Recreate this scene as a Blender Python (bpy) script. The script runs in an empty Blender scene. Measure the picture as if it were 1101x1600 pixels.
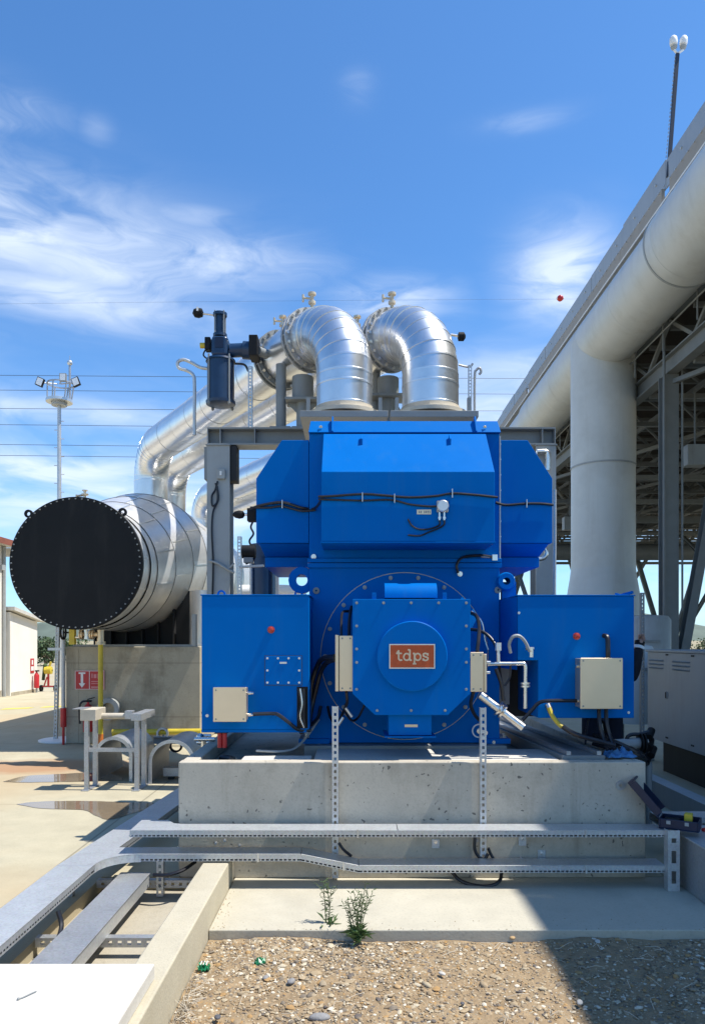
import bpy, math, random
from mathutils import Vector, Matrix

random.seed(11)
S = bpy.context.scene
C = S.collection
R = math.radians
PI = math.pi
V = Vector

# ------------------------------------------------------------------ camera, sky, sun, exposure
F, HX, HY, EYE = 1155.0, 553.0, 1000.0, 1.6        # focal length and horizon measured on the 1101 x 1600 photograph
cam_d = bpy.data.cameras.new('camera')
cam = bpy.data.objects.new('camera', cam_d)
C.objects.link(cam)
cam.location = (0, 0, EYE)
cam.rotation_euler = (R(90), 0, 0)
cam_d.sensor_fit = 'VERTICAL'
cam_d.sensor_height = 36.0
cam_d.lens = 36.0 * F / 1600.0
cam_d.shift_y = 200.0 / 1600.0
cam_d.shift_x = -2.5 / 1600.0
cam_d.clip_start = 0.05
cam_d.clip_end = 8000
S.camera = cam

SUN = V((0.50, -0.045, 1.0)).normalized()          # towards the sun: high, to the right, just grazing the machine's front
sun_el = math.asin(SUN.z)
sun_az = math.atan2(SUN.x, SUN.y)

W = bpy.data.worlds.new('World')
S.world = W
W.use_nodes = True
wn, wl = W.node_tree.nodes, W.node_tree.links
wn.clear()


def N(tree_nodes, typ, **kw):
    n = tree_nodes.new(typ)
    for k, v in kw.items():
        setattr(n, k, v)
    return n


def setup_world():
    out = N(wn, 'ShaderNodeOutputWorld')
    bg = N(wn, 'ShaderNodeBackground')
    bg.inputs['Strength'].default_value = 0.085
    sky = N(wn, 'ShaderNodeTexSky', sky_type='NISHITA')
    sky.sun_disc = False
    sky.sun_elevation = sun_el
    sky.sun_rotation = sun_az
    sky.air_density = 1.0
    sky.dust_density = 0.4
    sky.ozone_density = 2.6
    sky.altitude = 50
    tc = N(wn, 'ShaderNodeTexCoord')
    sep = N(wn, 'ShaderNodeSeparateXYZ')
    wl.new(tc.outputs['Generated'], sep.inputs[0])

    def m(op, a, b=None, c=None):
        n = N(wn, 'ShaderNodeMath', operation=op)
        for i, x in enumerate((a, b, c)):
            if x is None:
                continue
            if isinstance(x, (int, float)):
                n.inputs[i].default_value = x
            else:
                wl.new(x, n.inputs[i])
        return n.outputs[0]
    X, Y, Z = sep.outputs
    az = m('ARCTAN2', X, Y)
    el = m('ARCSINE', Z)
    comb = N(wn, 'ShaderNodeCombineXYZ')
    wl.new(m('MULTIPLY', az, 1.0), comb.inputs[0])
    wl.new(m('MULTIPLY', el, 3.0), comb.inputs[1])
    warp = N(wn, 'ShaderNodeTexNoise')
    warp.inputs['Scale'].default_value = 3.2
    warp.inputs['Detail'].default_value = 3
    wl.new(comb.outputs[0], warp.inputs['Vector'])
    addv = N(wn, 'ShaderNodeVectorMath', operation='MULTIPLY_ADD')
    wl.new(warp.outputs['Color'], addv.inputs[0])
    addv.inputs[1].default_value = (0.60, 0.30, 0)
    wl.new(comb.outputs[0], addv.inputs[2])
    n1 = N(wn, 'ShaderNodeTexNoise')
    n1.inputs['Scale'].default_value = 4.6
    n1.inputs['Detail'].default_value = 9
    n1.inputs['Roughness'].default_value = 0.56
    wl.new(addv.outputs[0], n1.inputs['Vector'])
    # where the cirrus lies: soft patches by direction (azimuth, elevation)
    blobs = [(20, 345, 200, 85, 1.0), (150, 395, 260, 70, .85), (330, 405, 170, 40, .85), (120, 465, 260, 45, .75),
             (25, 172, 75, 30, .66), (150, 205, 30, 22, .28), (560, 135, 30, 20, .30), (825, 188, 70, 13, .50),
             (880, 430, 80, 66, 1.05), (610, 480, 85, 34, 1.3), (790, 590, 150, 45, .55), (300, 340, 80, 18, .45),
             (60, 735, 230, 24, .75), (240, 790, 300, 50, .8), (100, 645, 230, 20, .5), (760, 640, 200, 60, .6),
             (-420, 380, 260, 60, .7), (1500, 420, 300, 70, .7), (1500, 800, 400, 90, .6), (-500, 760, 400, 70, .6)]
    acc = None
    for px, py, sx, sy, a in blobs:
        d = V((px - HX, F, -(py - HY)))
        a0 = math.atan2(d.x, d.y)
        e0 = math.asin(d.z / d.length)
        k = d.y / d.length
        sa, se = sx / F * k * 1.0, sy / F * k
        u = m('DIVIDE', m('SUBTRACT', az, a0), sa)
        v = m('DIVIDE', m('SUBTRACT', el, e0), se)
        g = m('EXPONENT', m('MULTIPLY', m('ADD', m('MULTIPLY', u, u), m('MULTIPLY', v, v)), -1.0))
        g = m('MULTIPLY', g, a)
        acc = g if acc is None else m('MAXIMUM', acc, g)
    # soft patches broken into wisps by streaky noise, and a pale veil that thickens towards the horizon
    def sstep(val, lo, hi):
        r = N(wn, 'ShaderNodeMapRange', interpolation_type='SMOOTHSTEP')
        r.inputs['From Min'].default_value = lo
        r.inputs['From Max'].default_value = hi
        wl.new(val, r.inputs['Value'])
        return r.outputs[0]
    n2 = N(wn, 'ShaderNodeTexNoise')
    n2.inputs['Scale'].default_value = 15.0
    n2.inputs['Detail'].default_value = 10
    n2.inputs['Roughness'].default_value = 0.62
    wl.new(addv.outputs[0], n2.inputs['Vector'])
    wisp = m('ADD', m('MULTIPLY', sstep(n1.outputs['Fac'], .34, .68), .80), m('MULTIPLY', sstep(n2.outputs['Fac'], .36, .70), .22))
    f = m('ADD', m('MULTIPLY', m('MULTIPLY', acc, 1.05), wisp), m('MULTIPLY', acc, .10))
    low = m('SUBTRACT', 1.0, sstep(el, .06, .46))
    f = m('ADD', f, m('MULTIPLY', m('MULTIPLY', low, .50), m('ADD', sstep(n1.outputs['Fac'], .34, .70), .22)))
    f = m('MINIMUM', m('MULTIPLY', f, .86), .76)
    mix = N(wn, 'ShaderNodeMix', data_type='RGBA')
    wl.new(f, mix.inputs['Factor'])
    grade = N(wn, 'ShaderNodeMix', data_type='RGBA', blend_type='MULTIPLY')
    grade.inputs['Factor'].default_value = 1.0
    grade.inputs[7].default_value = (0.64, 1.06, 1.40, 1)
    wl.new(sky.outputs[0], grade.inputs[6])
    wl.new(grade.outputs[2], mix.inputs[6])
    mix.inputs[7].default_value = (6.6, 7.3, 8.2, 1)
    wl.new(mix.outputs[2], bg.inputs['Color'])
    wl.new(bg.outputs[0], out.inputs['Surface'])


setup_world()

sd = bpy.data.lights.new('sun', 'SUN')
sd.energy = 3.7
sd.angle = R(0.32)
sd.color = (1.0, 0.955, 0.88)
so = bpy.data.objects.new('sun', sd)
C.objects.link(so)
so.rotation_euler = (-SUN).to_track_quat('-Z', 'Y').to_euler()
so.location = SUN * 60

S.view_settings.view_transform = 'Standard'
S.view_settings.look = 'None'
S.view_settings.gamma = 1.0
S.view_settings.use_curve_mapping = False
S.view_settings.exposure = 0.85
S.render.engine = 'CYCLES'
S.cycles.max_bounces = 8
S.cycles.use_denoising = True


# ------------------------------------------------------------------ helpers
def P(px, py, Y):
    """point of the place that the photograph shows at pixel (px, py), Y metres in front of the camera"""
    return V(((px - HX) * Y / F, Y, EYE - (py - HY) * Y / F))


def PX(px, Y):
    return (px - HX) * Y / F


def PZ(py, Y):
    return EYE - (py - HY) * Y / F


class MB:
    def __init__(s):
        s.v, s.f = [], []

    def add(s, vs, fs):
        n = len(s.v)
        s.v += [tuple(v) for v in vs]
        s.f += [tuple(i + n for i in f) for f in fs]
        return s

    def hexa(s, c):
        return s.add(c, [(0, 3, 2, 1), (4, 5, 6, 7), (0, 1, 5, 4), (1, 2, 6, 5), (2, 3, 7, 6), (3, 0, 4, 7)])

    def box(s, x0, x1, y0, y1, z0, z1):
        return s.hexa([(x0, y0, z0), (x1, y0, z0), (x1, y1, z0), (x0, y1, z0),
                       (x0, y0, z1), (x1, y0, z1), (x1, y1, z1), (x0, y1, z1)])

    def obox(s, c, a, b, d):
        """oriented box: centre and three half vectors"""
        c, a, b, d = V(c), V(a), V(b), V(d)
        return s.hexa([c - a - b - d, c + a - b - d, c + a + b - d, c - a + b - d,
                       c - a - b + d, c + a - b + d, c + a + b + d, c - a + b + d])

    def bar(s, p0, p1, w, h, up=(0, 0, 1)):
        p0, p1 = V(p0), V(p1)
        d = p1 - p0
        t = d.normalized()
        up = V(up)
        if abs(t.dot(up)) > .98:
            up = V((0, 1, 0))
        a = t.cross(up).normalized()
        u = a.cross(t).normalized()
        return s.obox((p0 + p1) / 2, d / 2, a * w / 2, u * h / 2)

    def hbeam(s, p0, p1, h, w, tf, tw, up=(0, 0, 1)):
        p0, p1 = V(p0), V(p1)
        d = p1 - p0
        t = d.normalized()
        up = V(up)
        if abs(t.dot(up)) > .98:
            up = V((0, 1, 0))
        a = t.cross(up).normalized()
        u = a.cross(t).normalized()
        c = (p0 + p1) / 2
        s.obox(c + u * (h / 2 - tf / 2), d / 2, a * w / 2, u * tf / 2)
        s.obox(c - u * (h / 2 - tf / 2), d / 2, a * w / 2, u * tf / 2)
        s.obox(c, d / 2, a * tw / 2, u * (h / 2 - tf))
        return s

    def frame(s, t):
        t = V(t).normalized()
        up = V((0, 0, 1)) if abs(t.z) < .95 else V((1, 0, 0))
        a = t.cross(up).normalized()
        return t, a, t.cross(a).normalized()

    def cyl(s, p0, p1, r0, r1=None, n=16, caps=True):
        p0, p1 = V(p0), V(p1)
        r1 = r0 if r1 is None else r1
        t, a, b = s.frame(p1 - p0)
        vs = []
        for p, r in ((p0, r0), (p1, r1)):
            for i in range(n):
                th = 2 * PI * i / n
                vs.append(p + (a * math.cos(th) + b * math.sin(th)) * r)
        fs = [(i, (i + 1) % n, n + (i + 1) % n, n + i) for i in range(n)]
        if caps:
            fs.append(tuple(range(n - 1, -1, -1)))
            fs.append(tuple(range(n, 2 * n)))
        return s.add(vs, fs)

    def lathe(s, prof, org, axis, n=32, closed=False):
        """prof: list of (distance along the axis, radius)"""
        org = V(org)
        t, a, b = s.frame(axis)
        vs, fs = [], []
        for d, r in prof:
            for i in range(n):
                th = 2 * PI * i / n
                vs.append(org + t * d + (a * math.cos(th) + b * math.sin(th)) * max(r, 1e-4))
        k = len(prof)
        for j in range(k - 1 if not closed else k):
            j2 = (j + 1) % k
            for i in range(n):
                i2 = (i + 1) % n
                fs.append((j * n + i, j * n + i2, j2 * n + i2, j2 * n + i))
        return s.add(vs, fs)

    def tube(s, path, r, n=8, caps=True, smooth=0):
        path = [V(p) for p in path]
        if smooth:
            path = catmull(path, smooth)
        rs = r if isinstance(r, (list, tuple)) else [r] * len(path)
        t = (path[1] - path[0]).normalized()
        _, a, b = s.frame(t)
        vs = []
        for i, p in enumerate(path):
            if i == 0:
                t2 = path[1] - path[0]
            elif i == len(path) - 1:
                t2 = path[-1] - path[-2]
            else:
                t2 = path[i + 1] - path[i - 1]
            t2 = t2.normalized()
            a = (a - t2 * a.dot(t2)).normalized()
            b = t2.cross(a)
            for k in range(n):
                th = 2 * PI * k / n
                vs.append(p + (a * math.cos(th) + b * math.sin(th)) * rs[i])
        fs = []
        for i in range(len(path) - 1):
            for k in range(n):
                k2 = (k + 1) % n
                fs.append((i * n + k, i * n + k2, (i + 1) * n + k2, (i + 1) * n + k))
        if caps:
            fs.append(tuple(range(n - 1, -1, -1)))
            m = (len(path) - 1) * n
            fs.append(tuple(range(m, m + n)))
        return s.add(vs, fs)

    def prism(s, poly, u, v, w, d):
        """2-D polygon in the plane (u, v) at origin w, extruded by vector d"""
        u, v, w, d = V(u), V(v), V(w), V(d)
        n = len(poly)
        vs = [w + u * x + v * y for x, y in poly] + [w + u * x + v * y + d for x, y in poly]
        fs = [tuple(range(n)), tuple(range(2 * n - 1, n - 1, -1))]
        fs += [(i, n + i, n + (i + 1) % n, (i + 1) % n) for i in range(n)]
        return s.add(vs, fs)

    def ico(s, c, rx, ry, rz, rot=0.0, jit=0.0, rnd=random):
        g = (1 + 5 ** .5) / 2
        base = [(-1, g, 0), (1, g, 0), (-1, -g, 0), (1, -g, 0), (0, -1, g), (0, 1, g), (0, -1, -g), (0, 1, -g),
                (g, 0, -1), (g, 0, 1), (-g, 0, -1), (-g, 0, 1)]
        fs = [(0, 11, 5), (0, 5, 1), (0, 1, 7), (0, 7, 10), (0, 10, 11), (1, 5, 9), (5, 11, 4), (11, 10, 2), (10, 7, 6),
              (7, 1, 8), (3, 9, 4), (3, 4, 2), (3, 2, 6), (3, 6, 8), (3, 8, 9), (4, 9, 5), (2, 4, 11), (6, 2, 10), (8, 6, 7), (9, 8, 1)]
        cr, sr = math.cos(rot), math.sin(rot)
        vs = []
        for x, y, z in base:
            k = (1 + rnd.uniform(-jit, jit)) / 1.902
            x, y, z = x * rx * k, y * ry * k, z * rz * k
            vs.append((c[0] + x * cr - y * sr, c[1] + x * sr + y * cr, c[2] + z))
        return s.add(vs, fs)

    def sphere(s, c, r, nu=14, nv=8, sz=1.0):
        return s.lathe([(-r * sz * math.cos(PI * j / nv), r * math.sin(PI * j / nv)) for j in range(nv + 1)], c, (0, 0, 1), nu)


def catmull(pts, k):
    if len(pts) < 3:
        return pts
    q = [pts[0] * 2 - pts[1]] + pts + [pts[-1] * 2 - pts[-2]]
    out = []
    for i in range(1, len(q) - 2):
        p0, p1, p2, p3 = q[i - 1:i + 3]
        for j in range(k):
            t = j / k
            out.append(.5 * ((2 * p1) + (p2 - p0) * t + (2 * p0 - 5 * p1 + 4 * p2 - p3) * t * t + (3 * p1 - p0 - 3 * p2 + p3) * t ** 3))
    out.append(pts[-1])
    return out


ORG = {}


def tag(o, label=None, cat=None, group=None, kind=None):
    if label:
        o['label'] = label
    if cat:
        o['category'] = cat
    if group:
        o['group'] = group
    if kind:
        o['kind'] = kind
    return o


def thing(name, label, cat, loc, group=None):
    o = bpy.data.objects.new(name, None)
    C.objects.link(o)
    o.location = loc
    o.empty_display_size = .1
    ORG[o.name] = V(loc)
    return tag(o, label, cat, group)


def build(mb, name, mat, parent=None, label=None, cat=None, group=None, kind=None, bevel=0.0, angle=38, seg=2):
    if parent is not None:
        org = ORG[parent.name]
    else:
        xs, ys, zs = zip(*mb.v)
        org = V(((min(xs) + max(xs)) / 2, (min(ys) + max(ys)) / 2, min(zs)))
    me = bpy.data.meshes.new(name)
    ox, oy, oz = org
    me.from_pydata([(x - ox, y - oy, z - oz) for x, y, z in mb.v], [], mb.f)
    me.validate()
    me.polygons.foreach_set('use_smooth', [True] * len(me.polygons))
    me.set_sharp_from_angle(angle=R(angle))
    me.materials.append(mat)
    o = bpy.data.objects.new(name, me)
    C.objects.link(o)
    if parent is not None:
        o.parent = parent
    else:
        o.location = org
    ORG[o.name] = org
    if bevel:
        b = o.modifiers.new('bevel', 'BEVEL')
        b.width = bevel
        b.segments = seg
        b.limit_method = 'ANGLE'
        b.angle_limit = R(40)
        b.harden_normals = True
    return tag(o, label, cat, group, kind)


# ------------------------------------------------------------------ materials
MATS = {}


def pm(name, col, rough=.5, metal=0.0, var=.12, scale=4.0, bump=0.0, bscale=60.0, rvar=.06, dirt=None, dscale=1.5, damt=.0,
       coat=0.0, spec=.5, island=0.0):
    """procedural material: base colour with fine and broad variation, dirt patches and a little relief"""
    mt = bpy.data.materials.new(name)
    mt.use_nodes = True
    n, l = mt.node_tree.nodes, mt.node_tree.links
    b = n['Principled BSDF']
    b.inputs['Metallic'].default_value = metal
    b.inputs['Specular IOR Level'].default_value = spec
    b.inputs['Coat Weight'].default_value = coat
    b.inputs['Coat Roughness'].default_value = .15
    tc = n.new('ShaderNodeTexCoord')
    nz = n.new('ShaderNodeTexNoise')
    nz.inputs['Scale'].default_value = scale
    nz.inputs['Detail'].default_value = 6
    nz.inputs['Roughness'].default_value = .62
    l.new(tc.outputs['Object'], nz.inputs['Vector'])
    rp = n.new('ShaderNodeValToRGB')
    rp.color_ramp.elements[0].position = .3
    rp.color_ramp.elements[1].position = .7
    rp.color_ramp.elements[0].color = tuple(c * (1 - var) for c in col) + (1,)
    rp.color_ramp.elements[1].color = tuple(min(1, c * (1 + var)) for c in col) + (1,)
    l.new(nz.outputs['Fac'], rp.inputs['Fac'])
    last = rp.outputs['Color']
    if damt > 0:
        n2 = n.new('ShaderNodeTexNoise')
        n2.inputs['Scale'].default_value = dscale
        n2.inputs['Detail'].default_value = 8
        n2.inputs['Roughness'].default_value = .7
        l.new(tc.outputs['Object'], n2.inputs['Vector'])
        mr = n.new('ShaderNodeMapRange')
        mr.inputs['From Min'].default_value = .48
        mr.inputs['From Max'].default_value = .72
        mr.inputs['To Max'].default_value = damt
        l.new(n2.outputs['Fac'], mr.inputs['Value'])
        mx = n.new('ShaderNodeMix')
        mx.data_type = 'RGBA'
        l.new(mr.outputs[0], mx.inputs['Factor'])
        l.new(last, mx.inputs[6])
        mx.inputs[7].default_value = tuple(dirt) + (1,)
        last = mx.outputs[2]
    if island > 0:
        ge = n.new('ShaderNodeNewGeometry')
        mr = n.new('ShaderNodeMapRange')
        mr.inputs['To Min'].default_value = 1 - island
        mr.inputs['To Max'].default_value = 1 + island
        l.new(ge.outputs['Random Per Island'], mr.inputs['Value'])
        mx = n.new('ShaderNodeMix')
        mx.data_type = 'RGBA'
        mx.blend_type = 'MULTIPLY'
        mx.inputs['Factor'].default_value = 1
        l.new(last, mx.inputs[6])
        l.new(mr.outputs[0], mx.inputs[7])
        last = mx.outputs[2]
    l.new(last, b.inputs['Base Color'])
    rr = n.new('ShaderNodeMapRange')
    rr.inputs['To Min'].default_value = max(.02, rough - rvar)
    rr.inputs['To Max'].default_value = min(1, rough + rvar)
    l.new(nz.outputs['Fac'], rr.inputs['Value'])
    l.new(rr.outputs[0], b.inputs['Roughness'])
    if bump > 0:
        n3 = n.new('ShaderNodeTexNoise')
        n3.inputs['Scale'].default_value = bscale
        n3.inputs['Detail'].default_value = 4
        l.new(tc.outputs['Object'], n3.inputs['Vector'])
        bp = n.new('ShaderNodeBump')
        bp.inputs['Strength'].default_value = bump
        bp.inputs['Distance'].default_value = .01
        l.new(n3.outputs['Fac'], bp.inputs['Height'])
        l.new(bp.outputs[0], b.inputs['Normal'])
    MATS[name] = mt
    return mt


def concrete(name, col, stain=(.30, .26, .20), samt=.5, pores=0.0, sscale=.8, bump=.25, lines=0.0, red=None, gscale=1.0, joints=0.0, spot=None):
    mt = pm(name, col, rough=.85, var=.10, scale=3.0 * gscale, bump=bump, bscale=90, dirt=stain, dscale=sscale, damt=samt, spec=.3)
    n, l = mt.node_tree.nodes, mt.node_tree.links
    b = n['Principled BSDF']
    tc = next(x for x in n if x.type == 'TEX_COORD')
    src = b.inputs['Base Color'].links[0].from_socket

    def mixin(fac, colr, src):
        mx = n.new('ShaderNodeMix')
        mx.data_type = 'RGBA'
        l.new(fac, mx.inputs['Factor'])
        l.new(src, mx.inputs[6])
        mx.inputs[7].default_value = tuple(colr) + (1,)
        return mx.outputs[2]
    # fine speckle
    sp = n.new('ShaderNodeTexNoise')
    sp.inputs['Scale'].default_value = 60
    sp.inputs['Detail'].default_value = 5
    l.new(tc.outputs['Object'], sp.inputs['Vector'])
    mr = n.new('ShaderNodeMapRange')
    mr.inputs['From Min'].default_value = .52
    mr.inputs['From Max'].default_value = .75
    mr.inputs['To Max'].default_value = .30
    l.new(sp.outputs['Fac'], mr.inputs['Value'])
    src = mixin(mr.outputs[0], tuple(c * .55 for c in col), src)
    if pores > 0:
        vo = n.new('ShaderNodeTexVoronoi')
        vo.inputs['Scale'].default_value = 17
        vo.inputs['Randomness'].default_value = 1
        pw = n.new('ShaderNodeTexNoise')
        pw.inputs['Scale'].default_value = 9
        pw.inputs['Detail'].default_value = 4
        l.new(tc.outputs['Object'], pw.inputs['Vector'])
        pv = n.new('ShaderNodeVectorMath')
        pv.operation = 'MULTIPLY_ADD'
        l.new(pw.outputs['Color'], pv.inputs[0])
        pv.inputs[1].default_value = (.16, .16, .16)
        l.new(tc.outputs['Object'], pv.inputs[2])
        l.new(pv.outputs[0], vo.inputs['Vector'])
        pn = n.new('ShaderNodeTexNoise')
        pn.inputs['Scale'].default_value = 2.2
        l.new(tc.outputs['Object'], pn.inputs['Vector'])
        sb = n.new('ShaderNodeMath')
        sb.operation = 'MULTIPLY_ADD'
        l.new(pn.outputs['Fac'], sb.inputs[0])
        sb.inputs[1].default_value = -.30
        l.new(vo.outputs['Distance'], sb.inputs[2])
        m2 = n.new('ShaderNodeMapRange')
        m2.inputs['From Min'].default_value = .0
        m2.inputs['From Max'].default_value = -.06
        m2.inputs['To Max'].default_value = pores
        l.new(sb.outputs[0], m2.inputs['Value'])
        src = mixin(m2.outputs[0], (.10, .095, .085), src)
    if lines > 0:
        sepn = n.new('ShaderNodeSeparateXYZ')
        l.new(tc.outputs['Object'], sepn.inputs[0])
        wv = n.new('ShaderNodeMath')
        wv.operation = 'PINGPONG'
        l.new(sepn.outputs[2], wv.inputs[0])
        wv.inputs[1].default_value = .415
        m3 = n.new('ShaderNodeMapRange')
        m3.inputs['From Min'].default_value = .403
        m3.inputs['From Max'].default_value = .415
        m3.inputs['To Max'].default_value = lines
        l.new(wv.outputs[0], m3.inputs['Value'])
        src = mixin(m3.outputs[0], tuple(c * .4 for c in col), src)
    if joints > 0:
        sj = n.new('ShaderNodeSeparateXYZ')
        l.new(tc.outputs['Object'], sj.inputs[0])
        for ax_ in (0, 1):
            pj = n.new('ShaderNodeMath')
            pj.operation = 'PINGPONG'
            l.new(sj.outputs[ax_], pj.inputs[0])
            pj.inputs[1].default_value = 2.1
            mj = n.new('ShaderNodeMapRange')
            mj.inputs['From Min'].default_value = 2.088
            mj.inputs['From Max'].default_value = 2.096
            mj.inputs['To Max'].default_value = joints
            l.new(pj.outputs[0], mj.inputs['Value'])
            src = mixin(mj.outputs[0], tuple(c * .3 for c in col), src)
    if red is not None:
        rn = n.new('ShaderNodeTexNoise')
        rn.inputs['Scale'].default_value = .33
        rn.inputs['Detail'].default_value = 7
        l.new(tc.outputs['Object'], rn.inputs['Vector'])
        m4 = n.new('ShaderNodeMapRange')
        m4.inputs['From Min'].default_value = .48
        m4.inputs['From Max'].default_value = .66
        m4.inputs['To Max'].default_value = .75
        l.new(rn.outputs['Fac'], m4.inputs['Value'])
        src = mixin(m4.outputs[0], red, src)
    if spot is not None:      # one patch of tracked-in red soil with its own ragged outline
        sx, sy, rx, ry, scol = spot
        mp = n.new('ShaderNodeMapping')
        mp.vector_type = 'TEXTURE'
        mp.inputs['Location'].default_value = (sx, sy, 0)
        mp.inputs['Scale'].default_value = (rx, ry, 1000)
        l.new(tc.outputs['Object'], mp.inputs['Vector'])
        ln = n.new('ShaderNodeVectorMath')
        ln.operation = 'LENGTH'
        l.new(mp.outputs[0], ln.inputs[0])
        ns = n.new('ShaderNodeTexNoise')
        ns.inputs['Scale'].default_value = 1.6
        ns.inputs['Detail'].default_value = 8
        l.new(tc.outputs['Object'], ns.inputs['Vector'])
        ad = n.new('ShaderNodeMath')
        ad.operation = 'MULTIPLY_ADD'
        l.new(ns.outputs['Fac'], ad.inputs[0])
        ad.inputs[1].default_value = 1.6
        l.new(ln.outputs['Value'], ad.inputs[2])
        ms = n.new('ShaderNodeMapRange')
        ms.inputs['From Min'].default_value = 1.75
        ms.inputs['From Max'].default_value = 1.15
        ms.inputs['To Max'].default_value = .8
        l.new(ad.outputs[0], ms.inputs['Value'])
        src = mixin(ms.outputs[0], scol, src)
    l.new(src, b.inputs['Base Color'])
    return mt


def metal_sheet(name, col, rough, wob=.05, wscale=2.5, spangle=0.0, island=.05, metal=1.0):
    """bright cladding sheet: metallic, slightly dented so its reflections waver"""
    mt = pm(name, col, rough=rough, metal=metal, var=.06, scale=7, rvar=.05, dirt=tuple(c * .72 for c in col), dscale=2, damt=.30, island=island)
    n, l = mt.node_tree.nodes, mt.node_tree.links
    b = n['Principled BSDF']
    tc = next(x for x in n if x.type == 'TEX_COORD')
    nz = n.new('ShaderNodeTexNoise')
    nz.inputs['Scale'].default_value = wscale
    nz.inputs['Detail'].default_value = 1
    l.new(tc.outputs['Object'], nz.inputs['Vector'])
    bp = n.new('ShaderNodeBump')
    bp.inputs['Strength'].default_value = 1.0
    bp.inputs['Distance'].default_value = wob
    l.new(nz.outputs['Fac'], bp.inputs['Height'])
    l.new(bp.outputs[0], b.inputs['Normal'])
    if spangle > 0:
        vo = n.new('ShaderNodeTexVoronoi')
        vo.inputs['Scale'].default_value = 95
        l.new(tc.outputs['Object'], vo.inputs['Vector'])
        src = b.inputs['Base Color'].links[0].from_socket
        mx = n.new('ShaderNodeMix')
        mx.data_type = 'RGBA'
        mx.blend_type = 'MULTIPLY'
        mx.inputs['Factor'].default_value = spangle
        l.new(src, mx.inputs[6])
        l.new(vo.outputs['Color'], mx.inputs[7])
        hs = n.new('ShaderNodeHueSaturation')
        hs.inputs['Saturation'].default_value = .25
        l.new(mx.outputs[2], hs.inputs['Color'])
        l.new(hs.outputs[0], b.inputs['Base Color'])
    return mt


BLUE = pm('blue_paint', (.0, .134, .47), rough=.45, var=.06, scale=2.5, bump=.04, bscale=120, dirt=(.004, .12, .38), dscale=2.5, damt=.40, spec=.035)
NAVY = pm('navy_paint', (.009, .036, .090), rough=.36, var=.12, scale=8)
ALU = metal_sheet('aluminium_cladding', (.80, .80, .79), .31, wob=.006, wscale=2.2, island=.06, metal=.92)
ALU2 = metal_sheet('dull_aluminium_cladding', (.78, .77, .75), .42, wob=.012, wscale=1.6, island=.05, metal=.72)
GALV = metal_sheet('galvanised_steel', (.56, .615, .605), .42, wob=.003, wscale=12, spangle=.22, island=.04, metal=.55)
GALVD = metal_sheet('weathered_galvanised_steel', (.46, .49, .51), .48, wob=.004, wscale=10, spangle=.25, island=.05, metal=.7)
STAIN = pm('brushed_stainless_steel', (.74, .60, .42), rough=.42, metal=.88, var=.05, scale=5, rvar=.08)
CHROME = pm('bright_steel', (.72, .70, .66), rough=.28, metal=1.0, var=.08, scale=20)
GREY = pm('grey_steel_paint', (.235, .25, .25), rough=.5, var=.08, scale=5, dirt=(.17, .16, .14), dscale=2, damt=.4)
GREYL = pm('light_grey_steel_paint', (.34, .355, .35), rough=.48, var=.06, scale=4, dirt=(.24, .23, .20), dscale=1.2, damt=.35)
DUCT = pm('pale_grey_duct_paint', (.585, .59, .56), rough=.42, var=.05, scale=.8, dirt=(.42, .41, .36), dscale=.5, damt=.5)
WALLP = pm('wind_wall_sheet', (.36, .385, .405), rough=.45, metal=.25, var=.05, scale=1.2, island=.06)
TRUSS = pm('condenser_steel', (.17, .18, .176), rough=.55, var=.10, scale=3)
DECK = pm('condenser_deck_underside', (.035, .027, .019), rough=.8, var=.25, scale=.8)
TANT = pm('tan_trim_paint', (.33, .29, .24), rough=.6, var=.08, scale=3)
ENCL = pm('enclosure_grey_paint', (.225, .26, .275), rough=.45, var=.05, scale=3, dirt=(.17, .185, .19), dscale=2, damt=.4)
BLACK = pm('black_paint', (.006, .0065, .0075), rough=.6, var=.25, scale=3, dirt=(.012, .012, .012), dscale=2.2, damt=.5, spec=.25)
RUBBER = pm('black_cable_sheath', (.012, .012, .016), rough=.36, var=.2, scale=12)
BRUSH = pm('black_steel_supports', (.015, .015, .016), rough=.7, var=.3, scale=2)
RED = pm('red_paint', (.46, .018, .022), rough=.4, var=.1, scale=8)
REDL = pm('red_lamp_lens', (.42, .04, .03), rough=.25, var=.05, scale=8)
YEL = pm('yellow_pipe_paint', (.60, .46, .035), rough=.45, var=.14, scale=6, dirt=(.32, .22, .05), dscale=4, damt=.45)
ORG_M = pm('orange_paint', (.55, .16, .03), rough=.5, var=.1, scale=6)
PLATE = pm('orange_nameplate', (.50, .078, .012), rough=.5, var=.06, scale=30)
CREAM = pm('cream_lettering', (.62, .50, .33), rough=.5, var=.04, scale=20)
SILVER = pm('silver_frame', (.66, .66, .64), rough=.35, metal=.7, var=.05, scale=20)
WHITE = pm('white_paint', (.78, .77, .74), rough=.55, var=.04, scale=3)
BEIGE = pm('beige_wood', (.52, .46, .36), rough=.7, var=.12, scale=9, bump=.2)
BROWN = pm('brown_terracotta', (.24, .075, .045), rough=.8, var=.2, scale=5)
PLASTER = pm('white_render_wall', (.78, .74, .66), rough=.85, var=.04, scale=1.5, bump=.15, bscale=40, dirt=(.62, .56, .46), dscale=.7, damt=.3)
SKIN = pm('skin', (.42, .24, .17), rough=.5, var=.06, scale=20)
CLOTH = pm('black_cloth', (.008, .008, .012), rough=.85, var=.3, scale=18, bump=.3, bscale=40)
CLOTHN = pm('navy_cloth', (.010, .012, .024), rough=.9, var=.3, scale=18, bump=.3, bscale=40)
CASE = pm('blue_plastic', (.003, .012, .042), rough=.42, var=.15, scale=14)
RAG = pm('blue_rag_cloth', (.06, .20, .42), rough=.9, var=.2, scale=14, bump=.4, bscale=30)
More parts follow.
